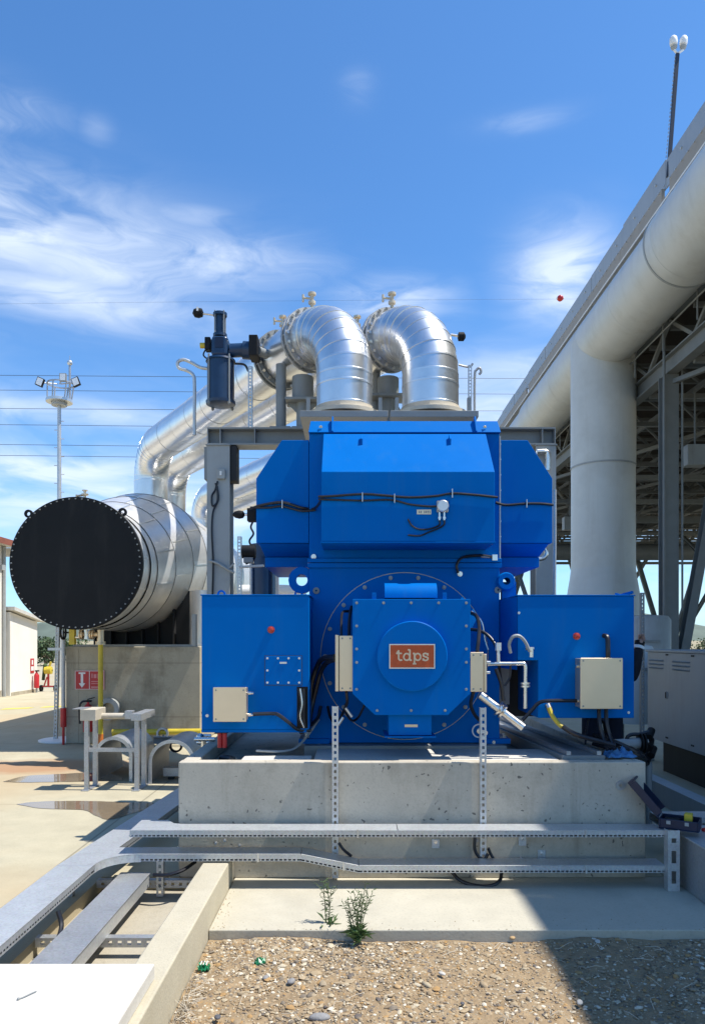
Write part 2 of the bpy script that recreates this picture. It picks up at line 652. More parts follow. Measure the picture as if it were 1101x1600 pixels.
LEAF = pm('weed_leaves', (.085, .15, .045), rough=.55, var=.3, scale=30, island=.35)
STEM = pm('weed_stems', (.105, .135, .045), rough=.6, var=.2, scale=30)
BUSH = pm('far_shrub_foliage', (.040, .070, .022), rough=.8, var=.35, scale=2.0, island=.4)
TRUNK = pm('bark', (.10, .07, .045), rough=.9, var=.3, scale=6)
GLASS = pm('lamp_glass', (.75, .78, .80), rough=.12, var=.03)
GREENP = pm('green_plastic', (.012, .20, .085), rough=.35, var=.2, scale=30)
WIRE = pm('power_line_wire', (.06, .065, .07), rough=.5, metal=.5)
YPAINT = pm('yellow_road_paint', (.62, .52, .05), rough=.8, var=.2, scale=6)
HILL = pm('far_hills_scrub', (.10, .125, .095), rough=.95, var=.25, scale=.01)
FIELD = pm('dry_field_soil', (.33, .27, .16), rough=.95, var=.25, scale=.02, dirt=(.16, .17, .07), dscale=.03, damt=.8)

CON = concrete('plinth_concrete', (.51, .46, .37), stain=(.31, .275, .215), samt=.8, pores=.85, sscale=2.2, bump=.07)
CONB = concrete('weathered_block_concrete', (.43, .375, .275), stain=(.20, .165, .11), samt=.9, pores=.35, sscale=1.6, lines=.55)
APRON = concrete('apron_concrete', (.47, .435, .345), stain=(.40, .355, .265), samt=.45, sscale=1.4, bump=.15)
KERBM = concrete('kerb_concrete', (.47, .425, .32), stain=(.39, .335, .23), samt=.5, sscale=2.0, bump=.2)
SLABM = concrete('slab_concrete', (.58, .555, .50), stain=(.46, .42, .34), samt=.5, sscale=2.5, bump=.12)
YARD = concrete('yard_concrete', (.43, .385, .27), stain=(.35, .30, .19), samt=.6, sscale=.45, bump=.12, red=(.42, .32, .19), joints=.6, spot=(-3.7, 9.3 - 34.5, 1.9, .8, (.36, .19, .095)))
TRENCHM = concrete('trench_concrete', (.40, .36, .28), stain=(.20, .17, .12), samt=.7, sscale=3.0, bump=.3)


def streaks(mt, col, amt, across, along, lo=.52, hi=.74):
    """rain and dust runs: noise stretched down the vertical"""
    n, l = mt.node_tree.nodes, mt.node_tree.links
    b = n['Principled BSDF']
    tc = next(x for x in n if x.type == 'TEX_COORD')
    mp = n.new('ShaderNodeMapping')
    mp.inputs['Scale'].default_value = (across, across, along)
    l.new(tc.outputs['Object'], mp.inputs['Vector'])
    nz = n.new('ShaderNodeTexNoise')
    nz.inputs['Scale'].default_value = 1
    nz.inputs['Detail'].default_value = 6
    nz.inputs['Roughness'].default_value = .65
    l.new(mp.outputs[0], nz.inputs['Vector'])
    mr = n.new('ShaderNodeMapRange')
    mr.inputs['From Min'].default_value = lo
    mr.inputs['From Max'].default_value = hi
    mr.inputs['To Max'].default_value = amt
    l.new(nz.outputs['Fac'], mr.inputs['Value'])
    mx = n.new('ShaderNodeMix')
    mx.data_type = 'RGBA'
    l.new(mr.outputs[0], mx.inputs['Factor'])
    l.new(b.inputs['Base Color'].links[0].from_socket, mx.inputs[6])
    mx.inputs[7].default_value = tuple(col) + (1,)
    l.new(mx.outputs[2], b.inputs['Base Color'])


streaks(BLUE, (.035, .16, .40), .22, 9, .8)
streaks(DUCT, (.40, .375, .31), .30, 3.0, .22)
streaks(CON, (.24, .205, .15), .55, 9, .9, .56, .80)
streaks(CONB, (.13, .105, .07), .6, 5, .7)
streaks(GREYL, (.22, .20, .17), .4, 9, .8)
streaks(WALLP, (.24, .25, .26), .4, 2.5, .4)
streaks(ENCL, (.15, .16, .165), .4, 8, .8)
streaks(BLACK, (.024, .023, .021), .5, 4, .7)
streaks(PLASTER, (.58, .52, .42), .35, 2, .3)


def gravel_mat():
    mt = bpy.data.materials.new('river_gravel')
    mt.use_nodes = True
    n, l = mt.node_tree.nodes, mt.node_tree.links
    b = n['Principled BSDF']
    b.inputs['Roughness'].default_value = .85
    b.inputs['Specular IOR Level'].default_value = .3
    ge = n.new('ShaderNodeNewGeometry')
    rp = n.new('ShaderNodeValToRGB')
    rp.color_ramp.interpolation = 'CONSTANT'
    cols = [(.35, .265, .165), (.42, .345, .23), (.25, .185, .115), (.31, .25, .17), (.50, .43, .31), (.20, .165, .125),
            (.36, .275, .17), (.60, .54, .43), (.29, .22, .14), (.37, .23, .10), (.135, .115, .10), (.38, .30, .195)]
    e = rp.color_ramp.elements
    e[0].color = cols[0] + (1,)
    e[1].position = .09
    e[1].color = cols[1] + (1,)
    for i in range(2, 12):
        k = e.new(i / 12)
        k.color = cols[i] + (1,)
    l.new(ge.outputs['Random Per Island'], rp.inputs['Fac'])
    tc = n.new('ShaderNodeTexCoord')
    nz = n.new('ShaderNodeTexNoise')
    nz.inputs['Scale'].default_value = 120
    nz.inputs['Detail'].default_value = 4
    l.new(tc.outputs['Object'], nz.inputs['Vector'])
    mr = n.new('ShaderNodeMapRange')
    mr.inputs['To Min'].default_value = .65
    mr.inputs['To Max'].default_value = 1.3
    l.new(nz.outputs['Fac'], mr.inputs['Value'])
    mx = n.new('ShaderNodeMix')
    mx.data_type = 'RGBA'
    mx.blend_type = 'MULTIPLY'
    mx.inputs['Factor'].default_value = 1
    l.new(rp.outputs[0], mx.inputs[6])
    l.new(mr.outputs[0], mx.inputs[7])
    l.new(mx.outputs[2], b.inputs['Base Color'])
    return mt


GRAVEL = gravel_mat()
SOIL = pm('sandy_soil', (.275, .195, .11), rough=.95, var=.28, scale=22, bump=.9, bscale=60, dirt=(.37, .28, .165), dscale=3, damt=.6)
STONE_P = pm('pale_stone', (.50, .47, .41), rough=.85, var=.12, scale=30, bump=.3)
STONE_G = pm('grey_stone', (.24, .235, .23), rough=.8, var=.15, scale=30, bump=.3)
STONE_O = pm('ochre_stone', (.42, .28, .14), rough=.85, var=.15, scale=30, bump=.3)
STONE_D = pm('dark_stone', (.085, .085, .095), rough=.75, var=.2, scale=30, bump=.3)
WATER = pm('muddy_puddle_water', (.21, .16, .105), rough=.035, var=.15, scale=1.5, rvar=.01, spec=.6)

#==STRUCT==
# ------------------------------------------------------------------ the setting
def setting():
    build(MB().add([(-3500, -300, -.35), (3500, -300, -.35), (3500, 4500, -.35), (-3500, 4500, -.35)], [(0, 1, 2, 3)]),
          'ground', FIELD, kind='structure')
    poly = [(-45, -6), (-1.70, -6), (-1.70, 5.0), (3.2, 5.0), (3.2, -6), (45, -6), (45, 75), (-45, 75)]
    build(MB().prism(poly, (1, 0, 0), (0, 1, 0), (0, 0, 0), (0, 0, -.3)), 'yard_pavement', YARD, kind='structure')
    build(MB().box(-.803, 3.198, 4.08, 4.998, -.3, 0), 'concrete_apron_pavement', APRON, kind='structure', bevel=.008)
    build(MB().box(-1.70, -.973, -6, 4.998, -.3, -.09), 'trench_floor', TRENCHM, kind='structure')
    kb = build(MB().box(-.973, -.805, -6, 4.95, -.3, .167), 'kerb', KERBM, kind='structure', bevel=.010)
    # gravel bed: uneven soil sheet
    mb = MB()
    nx, ny = 90, 60
    x0, x1, y0, y1 = -.80, 3.2, 1.2, 4.078
    rnd = random.Random(3)
    vs = []
    for j in range(ny + 1):
        for i in range(nx + 1):
            x = x0 + (x1 - x0) * i / nx
            y = y0 + (y1 - y0) * j / ny
            z = -.055 + .010 * math.sin(x * 3.1 + y * 2.3) + .008 * math.sin(x * 7.7 - y * 5.1) + rnd.uniform(-.004, .004)
            vs.append((x, y, z))
    fs = [(j * (nx + 1) + i, j * (nx + 1) + i + 1, (j + 1) * (nx + 1) + i + 1, (j + 1) * (nx + 1) + i) for j in range(ny) for i in range(nx)]
    build(mb.add(vs, fs), 'soil_ground', SOIL, kind='structure', angle=80)
    # loose stones nobody could count
    mb = MB()
    for _ in range(42000):
        x = rnd.uniform(-.79, 2.3)
        y = 2.75 + (4.06 - 2.75) * rnd.random() ** .85
        d = .5 + .5 * math.sin(x * 2.1 + 1.3 * math.sin(y * 2.7)) * math.cos(y * 2.2 + .6)
        if rnd.random() > .16 + .84 * d or (y < 3.25 and x > .35 and rnd.random() < .55):
            continue
        r = .0022 + .0065 * rnd.random() ** 2.4 + (.012 * rnd.random() if rnd.random() < .045 else 0)
        mb.ico((x, y, -.055 + .010 * math.sin(x * 3.1 + y * 2.3) + .008 * math.sin(x * 7.7 - y * 5.1) + r * .25),
               r * rnd.uniform(.9, 1.9), r * rnd.uniform(.7, 1.3), r * rnd.uniform(.4, .8), rnd.uniform(0, 6.3), .20, rnd)
    for _ in range(150):       # grit spilled on to the apron and against the kerb
        x, y = rnd.uniform(-.78, 2.2), 4.085 + .16 * rnd.random() ** 3
        if rnd.random() < .3:
            x, y = -.79 + .07 * rnd.random() ** 2, rnd.uniform(4.1, 4.7)
        r = rnd.uniform(.0012, .0036)
        mb.ico((x, y, r * .4), r * 1.3, r, r * .6, rnd.uniform(0, 6), .2, rnd)
    build(mb, 'gravel', GRAVEL, label='loose river gravel covering the soil strip in the foreground', kind='stuff', angle=55)
    # dry twigs and straw
    mb = MB()
    for _ in range(70):
        x, y = rnd.uniform(-.76, 2.2), rnd.uniform(2.8, 4.0)
        a = rnd.uniform(0, 6.28)
        ln = rnd.uniform(.03, .14)
        mb.tube([(x, y, -.038), (x + math.cos(a) * ln / 2, y + math.sin(a) * ln / 2, -.03 + rnd.uniform(0, .012)),
                 (x + math.cos(a + .3) * ln, y + math.sin(a + .3) * ln, -.036)], .0013, 4)
    for _ in range(60):   # dry grass at the foot of the kerb
        x, y = -.79 + rnd.uniform(0, .05), rnd.uniform(2.7, 3.5)
        mb.tube([(x, y, -.05), (x + rnd.uniform(0, .05), y + rnd.uniform(-.03, .03), .0 + rnd.uniform(0, .03)),
                 (x + rnd.uniform(.02, .11), y + rnd.uniform(-.06, .06), -.02 + rnd.uniform(0, .04))], .0012, 4)
    build(mb, 'dry_straw', BEIGE, label='dry straw and twigs strewn over the gravel', kind='stuff')
    # far hills
    mb = MB()
    rnd = random.Random(5)
    vs, fs = [], []
    n = 160
    for i in range(n + 1):
        x = -3200 + 6400 * i / n
        h = 52 + 26 * math.sin(i * .21) + 14 * math.sin(i * .57 + 1) + rnd.uniform(-3, 3)
        vs += [(x, 1900, -1), (x, 2150 + 60 * math.sin(i * .4), h), (x, 2700, h * .9)]
    for i in range(n):
        for k in range(2):
            fs.append((i * 3 + k, i * 3 + 3 + k, i * 3 + 4 + k, i * 3 + 1 + k))
    build(mb.add(vs, fs), 'hills', HILL, kind='structure', angle=80)
    # painted line by the buildings and puddles
    for a, b in (((62, 1106), (150, 1102)), ((0, 1109), (46, 1107))):
        pa, pb = P(a[0], a[1], EYE * F / (a[1] - HY)), P(b[0], b[1], EYE * F / (b[1] - HY))
        build(MB().add([(pa.x, pa.y, .004), (pb.x, pb.y, .004), (pb.x, pb.y + .28, .004), (pa.x, pa.y + .28, .004)], [(0, 1, 2, 3)]),
              'road_marking', YPAINT, kind='structure')

    def puddle(pts, seed):
        rn = random.Random(seed)
        base = [V(((px - HX) * EYE / (py - HY), EYE * F / (py - HY), .004)) for px, py in pts]
        pts2 = catmull(base + [base[0]], 6)[:-1]
        pts2 = [p + V((rn.uniform(-.004, .004), rn.uniform(-.006, .006), 0)) for p in pts2]
        build(MB().add(pts2, [tuple(range(len(pts2)))]), 'puddle', WATER, kind='structure')
    puddle([(26, 1257), (60, 1253), (130, 1252), (205, 1254), (245, 1256), (232, 1264), (205, 1272), (172, 1281), (150, 1275), (130, 1266), (70, 1264)], 1)
    puddle([(4, 1222), (40, 1213), (90, 1210), (135, 1208), (180, 1211), (190, 1219), (150, 1221), (90, 1222), (40, 1223)], 2)
    return kb


setting()


# ------------------------------------------------------------------ reusable pieces
def perf_strip(mb, p0, p1, wdir, w, t, slot=.022, gap=.018, rail=.3, ndir=None):
    """flat steel strip from p0 to p1 with a row of slots down its middle; wdir: unit vector across"""
    p0, p1, wd = V(p0), V(p1), V(wdir).normalized()
    d = p1 - p0
    L = d.length
    tt = d.normalized()
    nd = tt.cross(wd).normalized()
    rw = w * rail
    for sgn in (-1, 1):
        mb.obox((p0 + p1) / 2 + wd * sgn * (w / 2 - rw / 2), d / 2, wd * rw / 2, nd * t / 2)
    k = max(1, int(L / (slot + gap)))
    for i in range(k + 1):
        c = p0 + tt * min(L - gap / 2, i * L / k + gap / 2)
        mb.obox(c, tt * gap / 2, wd * (w / 2 - rw), nd * t / 2)
    return mb


def strut_post(name, label, p0, p1, w, dep, mat=GALV, group=None, slot=.022, gap=.018, face=(0, -1, 0), cat='strut post'):
    """C-shaped perforated strut channel, slotted web towards `face`"""
    p0, p1 = V(p0), V(p1)
    fd = V(face)
    t = (p1 - p0).normalized()
    wd = t.cross(fd).normalized()
    mb = MB()
    perf_strip(mb, p0, p1, wd, w, .003, slot, gap)
    for s in (-1, 1):
        mb.obox((p0 + p1) / 2 + wd * s * (w / 2 - .0015) - fd * (dep / 2 + .002), (p1 - p0) / 2, wd * .0015, fd * dep / 2)
    return build(mb, name, mat, label=label, cat=cat, group=group)


def bolts(mb, pts, nrm, r=.011, h=.010, n=6):
    nrm = V(nrm).normalized()
    for p in pts:
        p = V(p)
        mb.cyl(p, p + nrm * .002, r * 1.6, n=10)
        mb.cyl(p + nrm * .002, p + nrm * h, r, n=n)
    return mb


def cable(pts, r, parent, name='cable', mat=None, smooth=6, n=8, **kw):
    return build(MB().tube([P(*p) if len(p) == 3 and not isinstance(p, V) else p for p in pts], r, n, smooth=smooth), name, mat or RUBBER, parent, **kw)


def steel_box(parent, px0, px1, py0, py1, Y, dep, name='junction_box', lid=.012, sub=True, mat=None):
    x0, x1, z0, z1 = PX(px0, Y), PX(px1, Y), PZ(py1, Y), PZ(py0, Y)
    m = mat or STAIN
    b = build(MB().box(x0 + .006, x1 - .006, Y + lid, Y + dep, z0 + .006, z1 - .006), name, m, parent, bevel=.004)
    build(MB().box(x0, x1, Y, Y + lid - .001, z0, z1), 'lid', m, b, bevel=.004)
    k = .02
    build(bolts(MB(), [(x, Y, z) for x in (x0 + k, x1 - k) for z in (z0 + k, z1 - k)], (0, -1, 0), .004, .003), 'screws', GREY, b, kind='stuff')
    return b


# ------------------------------------------------------------------ concrete plinth under the generator
GX = .39                      # centre line of generator and turbine
PLX0, PLX1, PLY0, PLY1, PLZ = -1.18, 1.96, 4.97, 10.6, .78


def plinth():
    t = thing('concrete_plinth', 'low grey concrete plinth with pitted front face carrying the blue generator', 'plinth', (GX, 7.7, 0))
    build(MB().box(PLX0, PLX1, PLY0, PLY0 + .10, 0, PLZ), 'front_wall', CON, t, bevel=.010)
    build(MB().box(PLX0 + .002, PLX0 + .11, PLY0 + .101, PLY1, 0, PLZ - .003), 'side_wall', CON, t, bevel=.010)
    build(MB().box(PLX1 - .11, PLX1 - .002, PLY0 + .101, PLY1, 0, PLZ - .003), 'side_wall', CON, t, bevel=.010)
    build(MB().box(PLX0 + .111, PLX1 - .111, PLY0 + .101, PLY1, 0, .69), 'core_block', CON, t)
    build(MB().box(-.78, -.30, 5.085, 5.28, .688, .775), 'grout_pad', SLABM, t, bevel=.006)
    build(MB().box(-.28, 1.42, 5.085, 5.62, .688, .772), 'grout_pad', SLABM, t, bevel=.006)
    build(MB().box(-.38, 1.16, 5.63, 7.6, .688, .795), 'sole_plate', GREY, t, bevel=.004)
    # pipe stub, bracket plates and anchors on the front face
    f = PLY0
    p = P(968, 1227, f)
    build(MB().lathe([(0, .012), (0, .032), (.012, .032), (.012, .018), (.004, .018), (.004, .012)], (p.x, f - .012, p.z), (0, 1, 0), 16), 'pipe_stub', GALVD, t)
    for px, py in ((345, 1391), (680, 1318), (387, 1385), (845, 1335), (815, 1314)):
        p = P(px, py, f)
        b = build(MB().box(p.x - .026, p.x + .026, f - .010, f + .002, p.z - .03, p.z + .03), 'bracket_plate', GALV, t, bevel=.002)
        build(bolts(MB(), [(p.x, f - .010, p.z + .012)], (0, -1, 0), .007, .008), 'bolt', CHROME, b)
    mb = MB()
    for px, py in ((338, 1316), (375, 1320), (352, 1312), (812, 1340), (745, 1312)):
        p = P(px, py, f)
        mb.cyl((p.x, f + .002, p.z), (p.x, f - .03, p.z), .006, n=8)
        mb.cyl((p.x, f - .012, p.z), (p.x, f - .02, p.z), .012, n=6)
    build(mb, 'anchor_studs', GALVD, t, kind='stuff')
    return t


plinth()


# ------------------------------------------------------------------ the blue generator
def generator():
    g = thing('generator', 'large blue painted generator with hooded cooler, side cabinets and orange nameplate', 'generator', (GX, 6.4, PLZ))
    FY = 5.75
    BX0, BX1 = PX(483, FY), PX(780, FY)
    zb, zt = .80, PZ(885, FY)
    body = build(MB().box(BX0, BX1, FY, 7.5, zb, zt), 'body', BLUE, g, bevel=.006)
    build(MB().box(BX0 - .012, BX1 + .012, FY - .022, FY + .03, zt - .012, zt + .024).box(BX0 - .012, BX1 + .012, FY - .022, FY + .03, zt + .029, zt + .06),
          'joint_flange', BLUE, body, bevel=.003)
    # feet
    for x in (BX0 + .06, BX1 - .02):
        build(MB().box(x - .14, x + .10, FY - .03, FY + .30, .796, .835), 'foot', BLUE, g, bevel=.004)
    build(bolts(MB(), [(BX0 - .02, FY + .05, .835), (BX0 + .10, FY + .05, .835), (BX1 + .04, FY + .05, .835), (BX1 - .08, FY + .05, .835)], (0, 0, 1), .016, .03), 'foot_bolts', CHROME, g, kind='stuff')
    # round end shield with bolts
    ec = V((GX, FY, PZ(1025, FY)))
    sh = build(MB().lathe([(0, .645), (-.014, .645), (-.018, .638), (-.018, .01)], ec, (0, 1, 0), 72), 'end_shield', BLUE, g)
    build(MB().lathe([(-.004, .642), (-.004, .652), (-.0005, .652), (-.0005, .642)], ec, (0, 1, 0), 72, True), 'shield_edge', BEIGE, sh)
    pts = []
    for k in range(18):
        a = 2 * PI * (k + .5) / 18
        pts.append((ec.x + .615 * math.sin(a), FY - .018, ec.z + .615 * math.cos(a)))
    build(bolts(MB(), pts, (0, -1, 0), .0105, .016, 10), 'shield_bolts', GREYL, sh, kind='stuff')
    # upper cooler box behind hood
    ct = 3.205
    box = build(MB().box(BX0, BX1, FY + .002, 7.3, zt + .062, ct), 'cooler_box', BLUE, g, bevel=.005)
    x0, x1 = BX0 - .005, BX1 + .005
    build(MB().hexa([(x0, 5.72, ct + .003), (x1, 5.72, ct + .003), (x1, 7.3, ct + .003), (x0, 7.3, ct + .003),
                     (x0 + .012, 5.80, 3.318), (x1 - .012, 5.80, 3.318), (x1 - .012, 7.3, 3.318), (x0 + .012, 7.3, 3.318)]), 'top_cap', BLUE, g, bevel=.004)
    for px in (519, 744):       # lugs on the cap edge
        x = PX(px, 5.70)
        build(MB().prism([(0, 0), (-.10, .0), (-.02, .135), (.02, .135)], (0, 1, 0), (0, 0, 1), (x - .006, 5.79, 3.21), (.013, 0, 0)), 'lifting_lug', BLUE, g, bevel=.002)
    for px in (501, 757):
        p = P(px, 667, 5.735)
        build(MB().obox(p, (.012, 0, 0), (0, .004, 0), (0, 0, .008)).cyl(p, p + V((0, -.012, .004)), .005, n=8), 'plate_screw', STAIN, g)
    # hood
    hy = 5.33
    hx0, hx1 = PX(502, hy), PX(772.5, hy)
    hz0, hz1 = PZ(846, hy), PZ(737, hy)
    ty, tz = 5.69, PZ(678, 5.69)
    mb = MB()
    prof = [(FY, hz0), (hy, hz0), (hy, hz1), (ty, tz), (FY, tz)]
    mb.prism([(y, z) for y, z in prof], (0, 1, 0), (0, 0, 1), (hx0, 0, 0), (hx1 - hx0, 0, 0))
    hood = build(mb, 'cooler_hood', BLUE, g, bevel=.005)
    build(MB().box(hx0 - .004, hx1 + .004, hy - .006, FY, hz0 - .012, hz0 - .001), 'hood_lip', BLUE, hood, bevel=.002)
    for px, py in ((565, 684), (702, 684)):
        p = P(px, py, 5.62)
        build(MB().prism([(-.03, 0), (.03, .05), (.05, .02), (-.02, -.05)], (0, 1, 0), (0, 0, 1), p - V((.005, .02, .02)), (.011, 0, 0)), 'hood_lug', BLUE, hood, bevel=.001)
    # side ducts with sloped shoulders
    for s in (-1, 1):
        xi = BX0 - .004 if s < 0 else BX1 + .004
        if s < 0:
            xs = [PX(400, FY), PX(440, FY)]
        else:
            xs = [PX(863, FY), PX(824.5, FY)]
        zb_, zc, ztp = PZ(848, FY), PZ(747, FY), PZ(687, FY)
        poly = [(xi, zb_), (xs[0], zb_), (xs[0], zc), (xs[1], ztp), (xi, ztp)]
        w = build(MB().prism(poly, (1, 0, 0), (0, 0, 1), (0, FY + .012, 0), (0, 1.4, 0)), 'side_duct', BLUE, g, bevel=.004)
        # tapered underside and the lower duct
        xo = xs[0] + .02 * -s
        xo2 = PX(414, 6.0) if s < 0 else PX(842, 6.0)
        zl = PZ(886, 6.0)
        mb = MB()
        a, b_ = sorted((xi, xo))
        c_, d_ = sorted((xi, xo2))
        mb.hexa([(c_, FY + .25, zb_ - .08), (d_, FY + .25, zb_ - .08), (d_, 7.0, zb_ - .08), (c_, 7.0, zb_ - .08),
                 (a, FY + .03, zb_ - .003), (b_, FY + .03, zb_ - .003), (b_, 7.05, zb_ - .003), (a, 7.05, zb_ - .003)])
        mb.box(c_, d_, FY + .255, 7.0, zl, zb_ - .085)
        build(mb, 'lower_duct', BLUE, w, bevel=.003)
        if s > 0:     # hinge seam with rivets along the joint
            build(MB().box(xi - .006, xi + .004, FY - .004, FY + .011, zb_ - .13, ct - .02), 'hinge_strip', GALVD, w)
            build(bolts(MB(), [(xi + .004, FY + .011, zb_ + .05 + .12 * k) for k in range(7)], (0, -1, 0), .004, .006), 'rivets', SILVER, w, kind='stuff')
    # lifting plates at the shoulders
    p = P(471, 906, FY)
    lug = MB()
    n = 16
    hole = [(p.x + .045 * math.cos(2 * PI * k / n + .39), p.z + .045 * math.sin(2 * PI * k / n + .39)) for k in range(n)]
    outer = [(p.x + .105 * math.cos(2 * PI * k / n + .39), p.z + .105 * math.sin(2 * PI * k / n + .39)) for k in range(n)]
    vs = [(x, FY + .02, z) for x, z in hole + outer] + [(x, FY + .06, z) for x, z in hole + outer]
    fs = []
    for k in range(n):
        k2 = (k + 1) % n
        fs += [(k, k2, n + k2, n + k), (2 * n + k, 3 * n + k, 3 * n + k2, 2 * n + k2), (k, 2 * n + k, 2 * n + k2, k2), (n + k, n + k2, 3 * n + k2, 3 * n + k)]
    lug.add(vs, fs)
    build(lug, 'lifting_plate', BLUE, g, bevel=.003)
    p = P(791, 908, FY - .06)
    build(MB().lathe([(0, .028), (0, .062), (.02, .070), (.15, .070), (.15, .028)], p, (0, 1, 0), 24).box(p.x - .02, p.x + .09, FY + .02, FY + .08, p.z - .16, p.z), 'lifting_trunnion', BLUE, g)
    for px, py in ((494, 923), (777, 922)):
        p = P(px, py, FY)
        build(MB().lathe([(0, .008), (0, .026), (-.012, .026), (-.016, .008)], p, (0, 1, 0), 16), 'plug', GREY, g)

    # front exciter cover
    ey = 5.06
    ex0, ex1, ez0, ez1 = PX(552, ey), PX(733, ey), PZ(1116, ey), PZ(937, ey)
    zc = PZ(1083, ey)
    cx = .150
    poly = [(ex0, ez1), (ex0, zc), (ex0 + cx, ez0), (ex1 - cx, ez0), (ex1, zc), (ex1, ez1)]
    ex = build(MB().prism(poly, (1, 0, 0), (0, 0, 1), (0, ey + .012, 0), (0, FY - ey - .030, 0)), 'exciter_cover', BLUE, g, bevel=.004)
    poly2 = [(ex0 - .006, ez1 + .004), (ex0 - .006, zc - .004), (ex0 + cx - .003, ez0 - .006), (ex1 - cx + .003, ez0 - .006), (ex1 + .006, zc - .004), (ex1 + .006, ez1 + .004)]
    build(MB().prism(poly2, (1, 0, 0), (0, 0, 1), (0, ey, 0), (0, .010, 0)), 'front_panel', BLUE, ex, bevel=.003)
    bp = []
    for px, py in ((557, 942), (599, 942), (642, 942), (685, 942), (728, 942), (557, 978), (557, 1014), (557, 1035), (557, 1077), (728, 978),
                   (728, 1014), (728, 1035), (728, 1077), (589, 1110), (642, 1110), (695, 1110)):
        bp.append(P(px, py, ey))
    build(bolts(MB(), bp, (0, -1, 0), .0062, .008), 'panel_bolts', GREYL, ex, kind='stuff')
    dc = P(643, 1025, ey)
    rd = 54.5 * ey / F
    build(MB().lathe([(0, rd), (-.045, rd), (-.050, rd - .006), (-.050, .001)], dc, (0, 1, 0), 64), 'bearing_cap', BLUE, ex)
    # nameplate
    ny = ey - .058
    nx0, nx1, nz0, nz1 = PX(608, ny), PX(679, ny), PZ(1044.5, ny), PZ(1006.5, ny)
    plate = build(MB().box(nx0, nx1, ny, ny + .008, nz0, nz1), 'nameplate', PLATE, g, label='orange nameplate with cream lettering and silver border', bevel=.001)
    b_ = .006
    mb = MB()
    mb.box(nx0 - .001, nx1 + .001, ny - .003, ny - .0005, nz1 - b_, nz1 + .001).box(nx0 - .001, nx1 + .001, ny - .003, ny - .0005, nz0 - .001, nz0 + b_)
    mb.box(nx0 - .001, nx0 + b_, ny - .0029, ny - .0005, nz0 + b_, nz1 - b_).box(nx1 - b_, nx1 + .001, ny - .0029, ny - .0005, nz0 + b_, nz1 - b_)
    build(mb, 'plate_border', SILVER, plate)
    letters(plate, nx0, nx1, nz0, nz1, ny - .0035)
    # half-round cover on top, small lugs and the box below
    hy2 = 5.24
    xa, xb, zr0, zr1 = PX(601, hy2), PX(683, hy2), PZ(934, hy2), PZ(909, hy2)
    r = (zr1 - zr0) * .98
    poly = [(hy2 + r * .9 - r * .9 * math.cos(PI * k / 14), zr0 + r * math.sin(PI * k / 14)) for k in range(15)]
    hr = build(MB().prism(poly, (0, 1, 0), (0, 0, 1), (xa, 0, 0), (xb - xa, 0, 0)), 'half_round_cover', BLUE, g)
    build(MB().box(xa - .03, xb + .03, hy2 - .02, hy2 + .24, ez1 + .002, ez1 + .012), 'cover_flange', BLUE, hr)
    for px in (584, 694):
        x = PX(px, ey + .05)
        build(MB().box(x - .014, x + .014, ey + .04, ey + .052, ez1 + .004, ez1 + .05), 'panel_lug', BLUE, ex, bevel=.002)
    by = 5.12
    bx0, bx1 = PX(607, by), PX(674, by)
    ob = build(MB().box(bx0, bx1, by, by + .30, PZ(1149, by), ez0 - .004), 'lower_outlet', BLUE, g, bevel=.004)
    build(MB().box(bx0 - .028, bx1 + .028, by - .02, by + .32, PZ(1152, by), PZ(1150, by)), 'outlet_flange', BLUE, ob)
    p = P(642, 1134, by)
    build(MB().box(p.x - .045, p.x + .045, by - .003, by - .0005, p.z - .009, p.z + .009), 'type_plate', STAIN, ob)

    # side cabinets
    cy = 5.30
    l = cabinet(g, 315, 483, 931, 1140, cy, 'left')
    r_ = cabinet(g, 808, 990, 931.5, 1122, cy, 'right')
    # connecting flange of the right-hand cabinet towards the body
    xi = PX(808, cy) - .002
    z0, z1 = PZ(1047, cy), PZ(932, cy)
    build(MB().hexa([(xi - .045, 5.86, z0), (xi, cy + .004, z0), (xi, 5.86, z0), (xi - .02, 5.90, z0),
                     (xi - .045, 5.86, z1 - .005), (xi, cy + .004, z1), (xi, 5.86, z1), (xi - .02, 5.90, z1)]), 'connecting_duct', BLUE, r_, bevel=.002)
    # bolted cover on the left cabinet
    x0, x1, z0, z1 = PX(414.5, cy), PX(471, cy), PZ(1070, cy), PZ(1025, cy)
    build(MB().box(x0 - .005, x1 + .005, cy - .003, cy - .0004, z0 - .005, z1 + .005), 'cover_gap_shade', NAVY, l)  # dark plate paints the gap shadow outlining the cover
    cv = build(MB().box(x0, x1, cy - .010, cy - .0032, z0, z1), 'inspection_cover', BLUE, l, bevel=.002)
    m_ = .016
    pts = [(x0 + m_ + (x1 - x0 - 2 * m_) * k / 3, cy - .010, z) for k in range(4) for z in (z0 + m_, z1 - m_)] + [(x, cy - .010, (z0 + z1) / 2) for x in (x0 + m_, x1 - m_)]
    build(bolts(MB(), pts, (0, -1, 0), .005, .006).box((x0 + x1) / 2 - .025, (x0 + x1) / 2 + .025, cy - .013, cy - .0105, z1 - .055, z1 - .042), 'cover_bolts', SILVER, l, kind='stuff')
    # red buttons
    for px, py, par in ((423.5, 984, l), (900, 994, r_)):
        p = P(px, py, cy)
        build(MB().lathe([(0, .026), (-.006, .026), (-.006, .021), (-.014, .021), (-.019, .014), (-.020, .001)], p, (0, 1, 0), 20), 'red_button', REDL, par, label='small red button on cabinet face')
    # wall boxes
    bx = steel_box(g, 333, 385, 1074, 1128, cy - .12, .115, 'junction_box')
    for pz in (1083, 1117):
        p = P(386, pz, cy - .07)
        build(MB().cyl(p, p + V((.028, 0, 0)), .012, n=10).cyl(p + V((.028, 0, 0)), p + V((.045, 0, 0)), .009, n=8), 'cable_gland', CHROME, bx)
